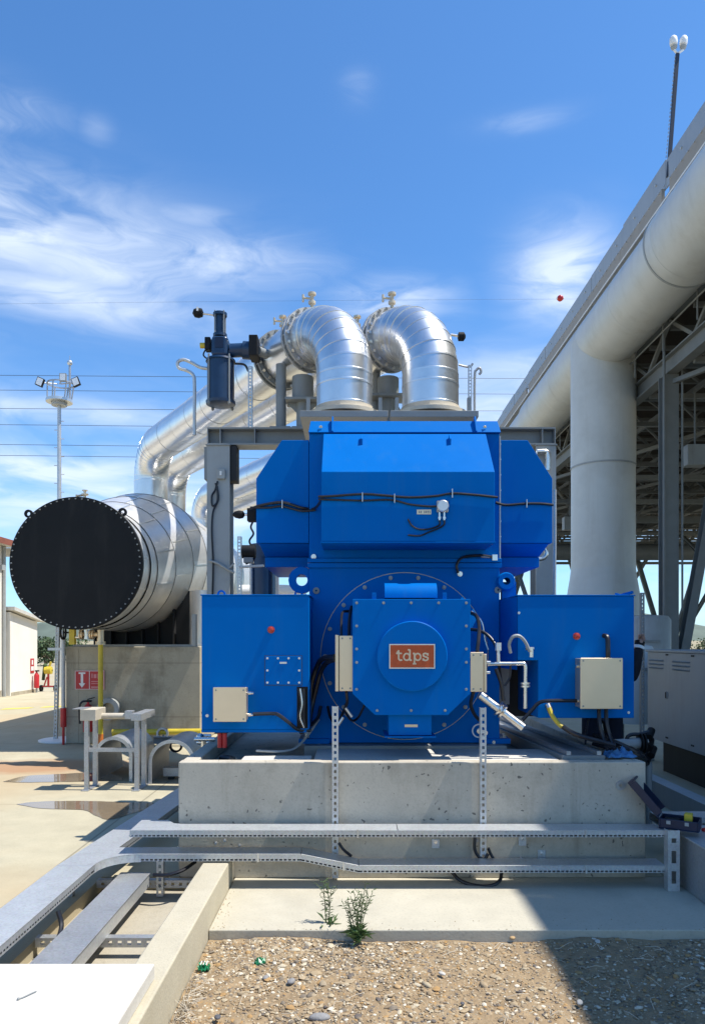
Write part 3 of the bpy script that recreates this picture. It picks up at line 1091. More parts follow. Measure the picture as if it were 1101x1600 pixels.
    bx = steel_box(g, 906, 972.5, 1028, 1108, cy - .15, .145, 'junction_box')
    for px, pz in ((899, 1041), (899, 1095)):
        p = P(px, pz, cy - .08)
        build(MB().cyl(p, p + V((.04, 0, 0)), .012, n=10), 'cable_gland', CHROME, bx)
    # boxes hung beside the exciter cover
    bx = steel_box(g, 530, 551.5, 993, 1080, 5.10, .20, 'junction_box')
    xx = PX(524, 5.16)
    build(MB().box(xx, PX(529.2, 5.12), 5.10, 5.30, PZ(1080, 5.12), PZ(992, 5.12)), 'lid', STAIN, bx, bevel=.003)
    bx = steel_box(g, 734.5, 755, 1019, 1081, 5.06, .16, 'junction_box')
    build(MB().box(PX(755.6, 5.07), PX(760, 5.07), 5.07, 5.24, PZ(1082, 5.07), PZ(1022, 5.07)), 'lid', STAIN, bx, bevel=.003)
    p0 = P(760, 1035, 5.10)
    build(MB().cyl(p0, p0 + V((.025, 0, 0)), .011, n=10).cyl(p0 + V((0, 0, -.07)), p0 + V((.022, 0, -.07)), .010, n=10), 'cable_gland', CHROME, bx)
    # transmitter and its tag on the hood
    p = P(690.5, 792, hy)
    tr = build(MB().box(p.x - .042, p.x + .042, hy - .02, hy - .0005, p.z - .042, p.z + .042), 'transmitter', GREYL, g, bevel=.006)
    build(MB().lathe([(-.02, .042), (-.045, .042), (-.052, .036), (-.052, .001)], p, (0, 1, 0), 24), 'round_cap', SILVER, tr)
    for dx in (-.022, .012):
        build(MB().cyl(p + V((dx, -.02, -.04)), p + V((dx, -.02, -.10)), .008, n=10).cyl(p + V((dx, -.02, -.075)), p + V((dx, -.02, -.09)), .011, n=6), 'cable_gland', CHROME, tr)
    p = P(662, 800, hy)
    build(MB().box(p.x - .052, p.x + .052, hy - .003, hy - .0005, p.z - .017, p.z + .017), 'tag_plate', STAIN, g)
    mb = MB()
    for k in range(7):
        x = p.x - .038 + k * .0125
        if k != 2:
            mb.box(x, x + .008, hy - .004, hy - .0032, p.z - .009, p.z + .009)
    build(mb, 'tag_lettering', GREY, g)
    # cables strapped along hood and ducts
    h = hy - .012
    cable([(497, 776, h), (520, 775, h), (566, 772, h), (600, 774, h), (640, 777, h), (680, 775, h), (706, 771, h), (740, 773, h), (777, 777, h)], .0085, g)
    cable([(497, 780, h), (530, 781, h), (566, 782, h), (610, 781, h), (640, 788, h), (668, 791, h), (681, 791, h)], .0075, g)
    w_ = FY - .004
    cable([(389, 796, w_), (410, 789, w_), (441, 785, w_), (470, 793, w_), (490, 795, w_), (499, 786, 5.5), (503, 779, h)], .011, g)
    cable([(391, 793, w_), (420, 793, w_), (441, 791, w_), (470, 798, w_), (493, 797, w_)], .009, g)
    cable([(774, 785, w_), (790, 789, w_), (820, 787, w_), (845, 787, w_), (864, 789, w_)], .010, g)
    for px, py, Y in ((566, 777, h), (441, 788, w_), (616, 779, h), (706, 771, h), (822, 787, w_)):
        p = P(px, py, Y)
        build(MB().box(p.x - .003, p.x + .003, Y - .013, Y + .012, p.z - .032, p.z + .032), 'cable_tie', SILVER, g)
    cable([(686, 812, h), (686, 820, h), (672, 826, h), (655, 827, h), (643, 821, h), (637, 811, h)], .006, g)
    cable([(694, 812, h), (693, 820, h), (683, 826, h), (668, 832, h), (655, 837, h), (637, 836, h)], .006, g)
    # looms left of the exciter cover
    q = 5.66
    cable([(524, 1026, 5.2), (505, 1029, 5.4), (496, 1040, 5.5), (488, 1065, 5.55), (484, 1095, 5.55), (480, 1125, 5.5), (472, 1141, 5.35)], .020, g)
    cable([(524, 1030, 5.2), (510, 1036, 5.4), (501, 1050, 5.5), (493, 1080, 5.55), (487, 1105, 5.55), (482, 1135, 5.45)], .018, g)
    cable([(395, 1116, 5.22), (425, 1115, 5.26), (435, 1117, 5.26), (450, 1128, 5.27), (466, 1140, 5.3), (485, 1141, 5.35)], .013, g)
    cable([(501, 1104, q), (496, 1122, 5.6), (482, 1136, 5.5), (470, 1145, 5.4)], .014, g)
    cable([(498, 1124, 5.6), (480, 1150, 5.5), (462, 1168, 5.4), (440, 1174, 5.3), (400, 1173, 5.28)], .009, g, mat=GREYL)
    cable([(546, 955, 5.4), (535, 957, 5.35), (533, 975, 5.25), (533, 993, 5.2)], .010, g)
    cable([(549, 948, 5.4), (546, 965, 5.3), (545, 993, 5.2)], .012, g)
    cable([(541, 1081, 5.2), (542, 1098, 5.25), (536, 1113, 5.4), (526, 1132, 5.5), (516, 1120, 5.6), (512, 1104, q)], .011, g)
    cable([(570, 1100, 5.45), (560, 1120, 5.45), (550, 1126, 5.4), (541, 1115, 5.35), (540, 1100, 5.3)], .009, g)
    for (a, b_) in (((540, 1106), (550, 1120)), ((536, 1121), (528, 1133))):
        build(MB().cyl(P(a[0], a[1], 5.3), P(b_[0], b_[1], 5.3), .012, n=10), 'cable_lug', SILVER, g)
    # looms right of the exciter cover
    cable([(733, 957, 5.5), (744, 963, 5.4), (748, 980, 5.3), (747, 1000, 5.2), (745, 1018, 5.15)], .014, g)
    cable([(733, 983, 5.45), (750, 986, 5.4), (765, 996, 5.35), (776, 1015, 5.3), (780, 1050, 5.35), (784, 1075, 5.4), (786, 1092, 5.45)], .012, g)
    cable([(736, 955, 5.62), (752, 972, 5.6), (757, 1000, 5.6), (762, 1015, 5.6)], .007, g, mat=CHROME)
    cable([(739, 1082, 5.15), (735, 1100, 5.3), (740, 1115, 5.4), (748, 1125, 5.5)], .013, g)
    cable([(797, 1020, 5.25), (795, 1006, 5.22), (801, 995, 5.2), (811, 994, 5.2), (820, 1003, 5.2), (827, 1018, 5.2)], .012, g, mat=GREYL)
    p = P(827, 1018, 5.22)
    build(MB().cyl(p + V((-.03, .0, .02)), p + V((.03, 0, .02)), .012, n=8).cyl(p + V((.01, 0, .03)), p + V((.01, 0, -.04)), .016, n=8), 'hose_coupling', CHROME, g)
    # drain pipework
    cable([(761, 1038, 5.15), (775, 1037, 5.15), (800, 1037, 5.15), (816, 1037, 5.15), (820, 1041, 5.15), (820, 1070, 5.15), (820, 1107, 5.15)], .014, g, mat=CHROME, smooth=3, name='drain_pipe', n=12)
    p = P(820, 1070, 5.15)
    build(MB().cyl(p + V((0, 0, .016)), p + V((0, 0, .004)), .034, n=16).cyl(p - V((0, 0, .004)), p - V((0, 0, .016)), .034, n=16), 'pipe_flange', CHROME, g)
    p = P(778, 1030, 5.15)
    build(MB().cyl(p + V((0, 0, -.02)), p + V((0, 0, .06)), .012, n=10).cyl(p + V((0, 0, .06)), p + V((0, 0, .115)), .022, n=12), 'breather', SILVER, g)
    build(MB().cyl(P(750, 1086, 5.3), P(817, 1137, 5.22), .030, n=16), 'slant_pipe', CHROME, g)
    a, b_ = P(780, 1108, 5.26), P(783.5, 1110.6, 5.26)
    d = (b_ - a).normalized()
    build(MB().cyl(a - d * .012, a, .055, n=20).cyl(a + d * .016, a + d * .03, .055, n=20), 'pipe_flange', CHROME, g)
    mb = MB()
    mb.box(PX(776, 5.9), PX(838, 5.9), 5.95, 6.0, PZ(1120, 5.9), PZ(1040, 5.9))
    build(mb, 'recess_panel', BRUSH, g)
    mb = MB().box(PX(778, 5.88), PX(795, 5.88), 5.87, 5.92, PZ(1100, 5.9), PZ(1040, 5.9))
    build(mb, 'recess_plate', GREYL, g)
    cable([(774, 1045, 5.3), (783, 1070, 5.3), (786, 1095, 5.3)], .014, g)
    cable([(797, 1040, 5.3), (796, 1058, 5.3), (788, 1072, 5.3)], .008, g)
    # cable runs to the right-hand box
    cable([(815, 1126, 5.15), (828, 1112, 5.15), (842, 1098, 5.15), (860, 1095, 5.15), (900, 1095, 5.2)], .013, g)
    cable([(942, 993, 5.29), (948, 996, 5.26), (949, 1012, 5.24), (949, 1028, 5.24)], .017, g)
    cable([(857, 1106, 5.22), (862, 1118, 5.2), (872, 1131, 5.18), (878, 1136, 5.16)], .015, g, mat=YEL)
    p = P(858, 1108, 5.24)
    build(MB().cyl(p + V((-.01, .02, .03)), p + V((.005, -.01, -.02)), .022, n=12), 'hose_coupling', CHROME, g)
    cable([(878, 1135, 5.16), (890, 1143, 5.15), (906, 1150, 5.12), (935, 1158, 5.1), (960, 1165, 5.1)], .017, g)
    for px in (935, 946):
        cable([(px, 1108, 5.25), (px + 1, 1130, 5.22), (px + 6, 1150, 5.2), (px + 14, 1172, 5.15)], .015, g)
    cable([(919, 1122, 5.35), (915, 1145, 5.3), (914, 1162, 5.2)], .008, g)
    # pressure switch line on the body
    cable([(772, 871, FY - .02), (752, 868, FY - .02), (730, 869, FY - .02), (718, 874, FY - .02), (713, 884, FY - .03), (715, 895, FY - .02)], .011, g)
    p = P(771, 871, FY - .02)
    build(MB().cyl(p, p + V((-.10, 0, .006)), .009, n=8).box(p.x - .015, p.x + .025, FY - .04, FY, p.z - .025, p.z + .02), 'sensor', CHROME, g)
    for px, py in ((718, 897), (490, 870), (499, 1164), (770, 1159), (748, 1142), (757, 1145)):
        p = P(px, py, FY)
        build(MB().lathe([(0, .020), (-.012, .020), (-.012, .013), (-.03, .013), (-.03, .001)], p, (0, 1, 0), 12), 'plug', CHROME, g)
    p = P(748, 1142, FY - .05)
    build(MB().lathe([(0, .045), (0, .055), (.012, .055), (.012, .045)], p, (0, 1, 0), 24, True), 'ring', WHITE, g)
    # dark opening and copper-coloured bundle by the left cabinet
    build(MB().box(PX(464, 5.31), PX(481, 5.31), cy - .003, cy + .02, PZ(1138, 5.3), PZ(1073, 5.3)), 'cable_opening', BLACK, l)
    for k in range(4):
        cable([(466 + 3 * k, 1076, 5.28), (470 + 2 * k, 1100, 5.27), (466 + 3 * k, 1120, 5.27), (474 + k, 1137, 5.27)], .006, l, mat=CHROME if k == 1 else RUBBER)
    # under-cabinet filters
    for px in (343.5, 351):
        build(MB().cyl(P(px, 1143, 5.35), P(px, 1168, 5.35), .017, n=14), 'red_filter', RED, l, label='red filter bottle under cabinet')
    build(MB().box(PX(337, 5.35), PX(357, 5.35), 5.32, 5.38, PZ(1145, 5.35), PZ(1140.5, 5.35)), 'filter_head', BLACK, l)
    # eye bolts on top of the cabinets
    for px, par, Y in ((466.5, l, 5.55), (346, l, 5.6)):
        p = P(px, 931, Y)
        build(MB().lathe([(-.007, .018), (-.007, .032), (.007, .032), (.007, .018)], (p.x, Y, PZ(931, cy) + .03), (0, 1, 0), 16, True), 'eye_bolt', BLUE, par)
    z = PZ(931.5, cy)
    build(MB().bar((PX(960, 5.5), 5.5, z + .004), (PX(988, 5.4), 5.4, z + .035), .02, .02).bar((PX(961, 5.5), 5.5, z + .03), (PX(975, 5.45), 5.45, z + .01), .02, .012), 'hinge_arm', BLUE, r_)
    return g


def cabinet(g, px0, px1, py0, py1, Y, side):
    x0, x1, z0, z1 = PX(px0, Y), PX(px1, Y), PZ(py1, Y), PZ(py0, Y)
    mb = MB()
    if side == 'right':
        # lower inner corner is cut away
        xc, zc = PX(840, Y), PZ(1032, Y)
        poly = [(x0, z1), (x0, zc), (xc, zc), (xc, z0), (x1, z0), (x1, z1)]
        mb.prism(poly, (1, 0, 0), (0, 0, 1), (0, Y, 0), (0, 1.35, 0))
    else:
        mb.box(x0, x1, Y, Y + 1.35, z0, z1)
    c = build(mb, 'terminal_cabinet', BLUE, g, bevel=.005)
    e = .012
    build(MB().box(x0 - .008, x1 + .008, Y - .004, Y + 1.36, z1 + .001, z1 + .010), 'cabinet_roof', BLUE, c, bevel=.002)
    if side == 'left':
        build(MB().box(x0 - .004, x1 - .02, Y + .01, Y + 1.34, z0 - .022, z0 - .001), 'cabinet_base', BLUE, c, bevel=.002)
        build(bolts(MB(), [(x0 + .04, Y, z0 + .10)], (0, -1, 0), .007, .006), 'earth_stud', SILVER, c)
    else:
        build(bolts(MB(), [(x1 - .04, Y, z0 + .04), (x0 + .01, Y, z1 - .12)], (0, -1, 0), .006, .006), 'screws', SILVER, c, kind='stuff')
        build(MB().box(x1 + .0005, x1 + .008, Y + .03, Y + 1.2, z0 + .05, z1 - .05), 'side_panel', BLUE, c)
    return c


def stroke(mb, pts, w, y, t=.002, k=0):
    """flat ribbon of width w along a 2-D path in the plane y"""
    pts = [V((a, 0, b)) for a, b in pts]
    if k:
        pts = catmull(pts, k)
    L, Rr = [], []
    for i, p in enumerate(pts):
        d = (pts[min(i + 1, len(pts) - 1)] - pts[max(i - 1, 0)]).normalized()
        nrm = V((-d.z, 0, d.x))
        L.append(p + nrm * w / 2)
        Rr.append(p - nrm * w / 2)
    n = len(pts)
    vs = [(p.x, y, p.z) for p in L + Rr] + [(p.x, y + t, p.z) for p in L + Rr]
    fs = []
    for i in range(n - 1):
        fs += [(i, i + 1, n + i + 1, n + i), (2 * n + i, 3 * n + i, 3 * n + i + 1, 2 * n + i + 1), (i, 2 * n + i, 2 * n + i + 1, i + 1), (n + i, n + i + 1, 3 * n + i + 1, 3 * n + i)]
    fs += [(0, n, 3 * n, 2 * n), (n - 1, 3 * n - 1, 4 * n - 1, 2 * n - 1)]
    return mb.add(vs, fs)


def letters(plate, x0, x1, z0, z1, y):
    """slab-serif t d p s"""
    u = (x1 - x0) / 71.0          # one unit = one photograph pixel on the plate
    ox, oz = x0, z1

    def q(pts):
        return [(ox + a * u, oz - b * u) for a, b in pts]
    w = 2.5 * u
    defs = []
    # plate is 71 x 38 units; baseline 25.6, x-height 14, ascender 8
    defs.append([([(14.5, 9.5), (14.5, 21), (15.3, 24), (17.5, 25.2), (20, 24.3)], 3), ([(10.6, 14.4), (19.6, 14.4)], 0), ([(14.4, 10), (11.8, 14)], 0)])
    ring = [(27 + 4.6 * math.cos(a), 19.9 + 5.3 * math.sin(a)) for a in [2 * PI * k / 18 for k in range(19)]]
    defs.append([(ring, 0), ([(32, 8.4), (32, 25.4)], 0), ([(28.7, 8.9), (32, 8.9)], 0), ([(31.5, 25.0), (35, 25.0)], 0)])
    ring = [(44.2 + 4.6 * math.cos(a), 19.9 + 5.3 * math.sin(a)) for a in [2 * PI * k / 18 for k in range(19)]]
    defs.append([(ring, 0), ([(39, 14), (39, 31)], 0), ([(36.4, 14.5), (39.5, 14.5)], 0), ([(36.3, 30.6), (42, 30.6)], 0)])
    defs.append([([(60, 17.4), (58.6, 15.2), (55.6, 14.4), (53, 15.6), (53.2, 18.2), (56, 19.6), (59.3, 20.8), (60, 23.2), (58, 25.1), (54.6, 25.2), (52.6, 22.6)], 4),
                 ([(60, 14), (60, 18)], 0), ([(52.6, 22), (52.6, 25.8)], 0)])
    for d in defs:
        mb = MB()
        for i, (pts, k) in enumerate(d):
            stroke(mb, q(pts), w, y + .0004 * i, .002, k)
        build(mb, 'letter', CREAM, plate)


generator()
#==PIPES==
# ------------------------------------------------------------------ portal frame and steam pipes
AX_Z, PIPE_R = 5.31, .32
PDIR = V((-.545, .838, 0)).normalized()


def portal():
    Y = 9.3
    t = thing('portal_frame', 'grey painted steel portal frame standing behind the generator', 'steel frame', (GX, Y, .69))
    zt, zb = PZ(672, Y), PZ(699, Y)
    xl0, xl1, xr0, xr1 = PX(327, Y), PX(362, Y), PX(832, Y), PX(863, Y)
    beam = build(MB().hbeam((xl0, Y, (zt + zb) / 2), (xr1, Y, (zt + zb) / 2), zt - zb, .26, .02, .014), 'beam', GREY, t)
    for x in (xl0 + .005, xl0 + .16, PX(400, Y), xr1 - .16, xr1 - .005):
        build(MB().box(x - .006, x + .006, Y - .128, Y + .128, zb + .02, zt - .02), 'stiffener', GREY, beam)
    for x0, x1 in ((xl0, xl1), (xr0, xr1)):
        xm = (x0 + x1) / 2
        c = build(MB().hbeam((xm, Y, .69), (xm, Y, zb - .002), .30, x1 - x0, .02, .014, up=(0, 1, 0)), 'column', GREYL, t)
        build(MB().box(xm - .2, xm + .2, Y - .2, Y + .2, .692, .715), 'base_plate', GREY, c)
        build(MB().box(x0 - .01, x1 + .01, Y - .17, Y + .17, zb - .016, zb - .001), 'cap_plate', GREY, c)
    # cable box, loop and brackets on the left column
    p = P(346, 740, Y - .16)
    b = build(MB().box(p.x - .05, p.x + .05, Y - .20, Y - .152, p.z - .07, p.z + .05), 'switch_box', GREYL, t, bevel=.006)
    build(MB().box(p.x - .012, p.x + .012, Y - .212, Y - .201, p.z - .03, p.z + .02), 'switch', WHITE, b)
    k = Y - .18
    cable([(340, 752, k), (336, 766, k), (331, 775, k), (332, 790, k), (339, 785, k), (340, 770, k), (337, 755, k)], .012, t)
    cable([(339, 760, k), (341, 780, k), (333, 800, k), (331, 830, k), (333, 880, k), (332, 930, k)], .012, t)
    for px0, px1, py0, py1 in ((322, 329, 702, 752), (358, 372, 700, 754)):
        build(MB().box(PX(px0, Y), PX(px1, Y), Y - .12, Y + .10, PZ(py1, Y), PZ(py0, Y)), 'side_box', BRUSH if px0 > 340 else GREY, t, bevel=.004)
    cable([(327, 876, k), (340, 880, k), (355, 889, k), (366, 895, k)], .016, t, name='brace_rod', mat=GREYL, smooth=2)
    cable([(366, 880, k), (358, 888, k)], .012, t, name='brace_rod', mat=GREYL, smooth=0)
    # two round posts that carry the pipes
    for px, w, top in ((439, 16, 570), (473, 20, 595)):
        x = PX(px, Y)
        post = build(MB().cyl((x, Y, zt), (x, Y, PZ(top, Y)), w * Y / F / 2, n=24), 'pipe_post', GREY, t)
        build(MB().box(x - .13, x + .13, Y - .12, Y + .12, zt + .001, zt + .016), 'post_base', GREY, post)
        if px > 450:
            z = PZ(628, Y)
            build(MB().box(x - .21, x + .21, Y - .16, Y + .16, z - .015, z + .015), 'post_plate', GREY, post)
            build(MB().cyl((x, Y, z + .016), (x, Y, PZ(590, Y)), .135, n=12), 'spring_can', GREY, post)
            for s in (-1, 1):
                build(MB().prism([(0, 0), (s * .12, 0), (0, -.12)], (1, 0, 0), (0, 0, 1), (x + s * .08, Y - .006, z - .016), (0, .012, 0)), 'gusset', GREY, post)
    x = PX(606, Y)
    z = PZ(622, Y)
    post = build(MB().cyl((x, Y, zt), (x, Y, z - .02), .085, n=20), 'pipe_post', GREY, t)
    build(MB().box(x - .2, x + .2, Y - .16, Y + .16, z - .018, z + .012), 'post_plate', GREY, post)
    build(MB().cyl((x, Y, z + .013), (x, Y, PZ(592, Y)), .135, n=12), 'spring_can', GREY, post)
    x = PX(588, Y)
    build(MB().cyl((x, Y + .1, zt), (x, Y + .1, PZ(575, Y)), .05, n=16), 'pipe_post', GREY, t)
    build(MB().bar((PX(640, Y), Y, zt), (PX(612, Y), Y, z - .02), .05, .05), 'pipe_post_brace', GREY, t)
    # small bright pipework by the right column
    cable([(838, 706, Y - .2), (852, 706, Y - .2), (855, 712, Y - .2), (854, 735, Y - .2)], .035, t, name='insulated_pipe', mat=CHROME, smooth=3, n=12)
    cable([(826, 873, 7.4), (846, 873, 7.4), (853, 866, 7.4), (850, 856, 7.4), (845, 853, 7.4)], .022, t, name='bent_pipe', mat=CHROME, smooth=4, n=12)
    cable([(866, 765, 7.2), (866, 850, 7.2), (865, 930, 7.2)], .018, t, name='conduit', mat=GALVD, smooth=0)
    return t


portal()


def flange(mb, c, d, r, th):
    mb.lathe([(-th / 2, PIPE_R * .9), (-th / 2, r), (th / 2, r), (th / 2, PIPE_R * .9)], c, d, 40)


def steam_pipe(x0, y0, label, detail=True, xend=-3.95, seed=0):
    """riser, segmented elbow, flanged spool, long horizontal run and the bend down into the drum"""
    rn = random.Random(seed)
    zb = 4.19
    t = thing('steam_pipe', label, 'pipe', (x0, y0, zb), 'clad steam pipes')
    Rb = .69
    z1 = AX_Z - Rb
    up = V((0, 0, 1))
    base = V((x0, y0, zb))
    build(MB().lathe([(-.06, .30), (-.06, .44), (-.02, .44), (-.02, .36), (.02, .34), (.06, .34), (.06, .30)], base, up, 48), 'base_ring', BEIGE, t)
    if detail:
        build(MB().box(x0 - .48, x0 + .48, y0 - .45, y0 + .48, zb - .16, zb - .09), 'base_plate', GREY, t, bevel=.006)
        for s in (-1, 1):
            build(MB().box(x0 + s * .40 - .02, x0 + s * .40 + .02, y0 - .30, y0 - .26, zb - .088, zb + .10), 'stud', GREY, t)
    segs = []
    zz = [zb + .07, z1 - .12, z1 + .0]
    for a, b in zip(zz[:-1], zz[1:]):
        segs.append((V((x0, y0, a)), V((x0, y0, b)), up, up))
    n = 9
    ctr = V((x0, y0, z1)) + PDIR * Rb

    def el(th):
        return ctr - PDIR * Rb * math.cos(th) + up * Rb * math.sin(th), (PDIR * math.sin(th) + up * math.cos(th)).normalized()
    side = PDIR.cross(up).normalized()

    def ring(p, tng, r, m=40):
        u = side.cross(tng).normalized()
        return [p + (side * math.cos(2 * PI * i / m) + u * math.sin(2 * PI * i / m)) * r for i in range(m)]

    def seg_mesh(p0, t0, p1, t1, r):
        m = 40
        mb = MB()
        pa, pb = p0 - t0 * .006, p1 - t1 * .004
        vs = ring(pa, t0, r - .004) + ring(pa, t0, r + .0045) + ring(p0 + t0 * .014, t0, r + .0045) + ring(p0 + t0 * .018, t0, r + .001) + ring(pb, t1, r)
        fs = []
        for j in range(4):
            for i in range(m):
                i2 = (i + 1) % m
                fs.append((j * m + i, j * m + i2, (j + 1) * m + i2, (j + 1) * m + i))
        return mb.add(vs, fs)
    for a, b, ta, tb in segs:
        build(seg_mesh(a, ta, b, tb, PIPE_R + rn.uniform(-.001, .003)), 'cladding_band', ALU, t, angle=22)
    for k in range(n):
        (p0, t0), (p1, t1) = el(PI / 2 * k / n), el(PI / 2 * (k + 1) / n)
        build(seg_mesh(p0, t0, p1, t1, PIPE_R + rn.uniform(-.001, .003)), 'elbow_segment', ALU, t, angle=22)
    pe, te = el(PI / 2)
    # flanges, spool, valve
    f1 = pe + te * .10
    f2 = f1 + te * .78
    fm = MB()
    build(MB().cyl(pe, f1, PIPE_R - .01, n=40, caps=False), 'pipe_neck', ALU2, t)
    for f in ((f1, f2) if detail else ()):
        fl = MB()
        flange(fl, f - te * .045, te, PIPE_R + .062, .035)
        flange(fl, f + te * .045, te, PIPE_R + .062, .035)
        fo = build(fl, 'flange_pair', GALVD if f is f1 else GREY, t)
        bm = MB()
        _, a, b = bm.frame(te)
        for k in range(20):
            th = 2 * PI * k / 20
            c = f + (a * math.cos(th) + b * math.sin(th)) * (PIPE_R + .036)
            bm.cyl(c - te * .085, c + te * .085, .012, n=8)
            for s in (-1, 1):
                bm.cyl(c + te * s * .062, c + te * s * .082, .021, n=6)
        build(bm, 'flange_bolts', CHROME, fo, kind='stuff')
        build(MB().lathe([(-.03, PIPE_R * .9), (-.03, PIPE_R + .03), (.03, PIPE_R + .03), (.03, PIPE_R * .9)], f, te, 40), 'gasket', GREY, fo)
    build(MB().lathe([(.075, PIPE_R + .03), (.16, PIPE_R + .006), (.60, PIPE_R - .01), (.70, PIPE_R + .0)], f1, te, 40), 'spool_cladding', ALU, t)
    if detail:
        for f in (f1, f2):      # vent valve on top of each flange
            b0 = f + up * (PIPE_R + .07) - te * .04
            mb = MB().cyl(b0, b0 + up * .16, .022, n=10).cyl(b0 + up * .05, b0 + up * .08, .045, n=12).cyl(b0 + up * .16, b0 + up * .185, .05, n=12)
            mb.cyl(b0 + up * .115, b0 + up * .115 + V((-.11, 0, .01)), .014, n=8).cyl(b0 + up * .115 + V((-.11, 0, -.04)), b0 + up * .115 + V((-.11, 0, .05)), .014, n=8)
            build(mb, 'vent_valve', BEIGE if f is f1 else STAIN, t)
        # round port on the elbow
        p, tg = el(R(52))
        u = side.cross(tg).normalized()
        if u.z < 0:
            u = -u
        nn = (u * .55 + side * .83).normalized()
        if nn.x < 0:
            nn = (u * .55 - side * .83).normalized()
        build(MB().cyl(p + nn * (PIPE_R - .03), p + nn * (PIPE_R + .035), .05, n=20), 'port', GREY, t)
    # long run
    L = (xend - f2.x) / te.x
    Rb2 = .62
    pend = f2 + te * (L - Rb2)
    k = 7
    for i in range(k):
        a = f2 + te * (.07 + (L - Rb2 - .07) * i / k)
        b = f2 + te * (.07 + (L - Rb2 - .07) * (i + 1) / k)
        build(seg_mesh(a, te, b, te, PIPE_R + rn.uniform(-.001, .003)), 'cladding_band', ALU, t, angle=22)
    c2 = pend - up * Rb2

    def el2(th):
        return c2 + te * Rb2 * math.sin(th) + up * Rb2 * math.cos(th), (te * math.cos(th) - up * math.sin(th)).normalized()
    for i in range(9):
        (p0, t0), (p1, t1) = el2(PI / 2 * i / 9), el2(PI / 2 * (i + 1) / 9)
        build(seg_mesh(p0, t0, p1, t1, PIPE_R + rn.uniform(-.001, .003)), 'elbow_segment', ALU, t, angle=22)
    p, _ = el2(PI / 2)
    q = V((p.x, p.y, 4.0))
    m = (p + q) / 2
    build(seg_mesh(p, -up, m, -up, PIPE_R), 'cladding_band', ALU, t, angle=22)
    build(seg_mesh(m, -up, q, -up, PIPE_R + .002), 'cladding_band', ALU, t, angle=22)
    return f1, f2


XL, XR = GX - .50, GX + .485
fa1, fa2 = steam_pipe(XL, 8.5, 'bright aluminium clad steam pipe, the left of the two front elbows above the blue hood', seed=1)
fb1, fb2 = steam_pipe(XR, 8.5, 'bright aluminium clad steam pipe, the right of the two front elbows above the blue hood', seed=2)
steam_pipe(XL, 13.5, 'aluminium clad steam pipe running lower behind the portal frame, its bend nearer the lamp mast', detail=False, seed=3)
steam_pipe(XR, 13.5, 'aluminium clad steam pipe hidden mostly behind its neighbours, its bend nearest the portal column', detail=False, seed=4)


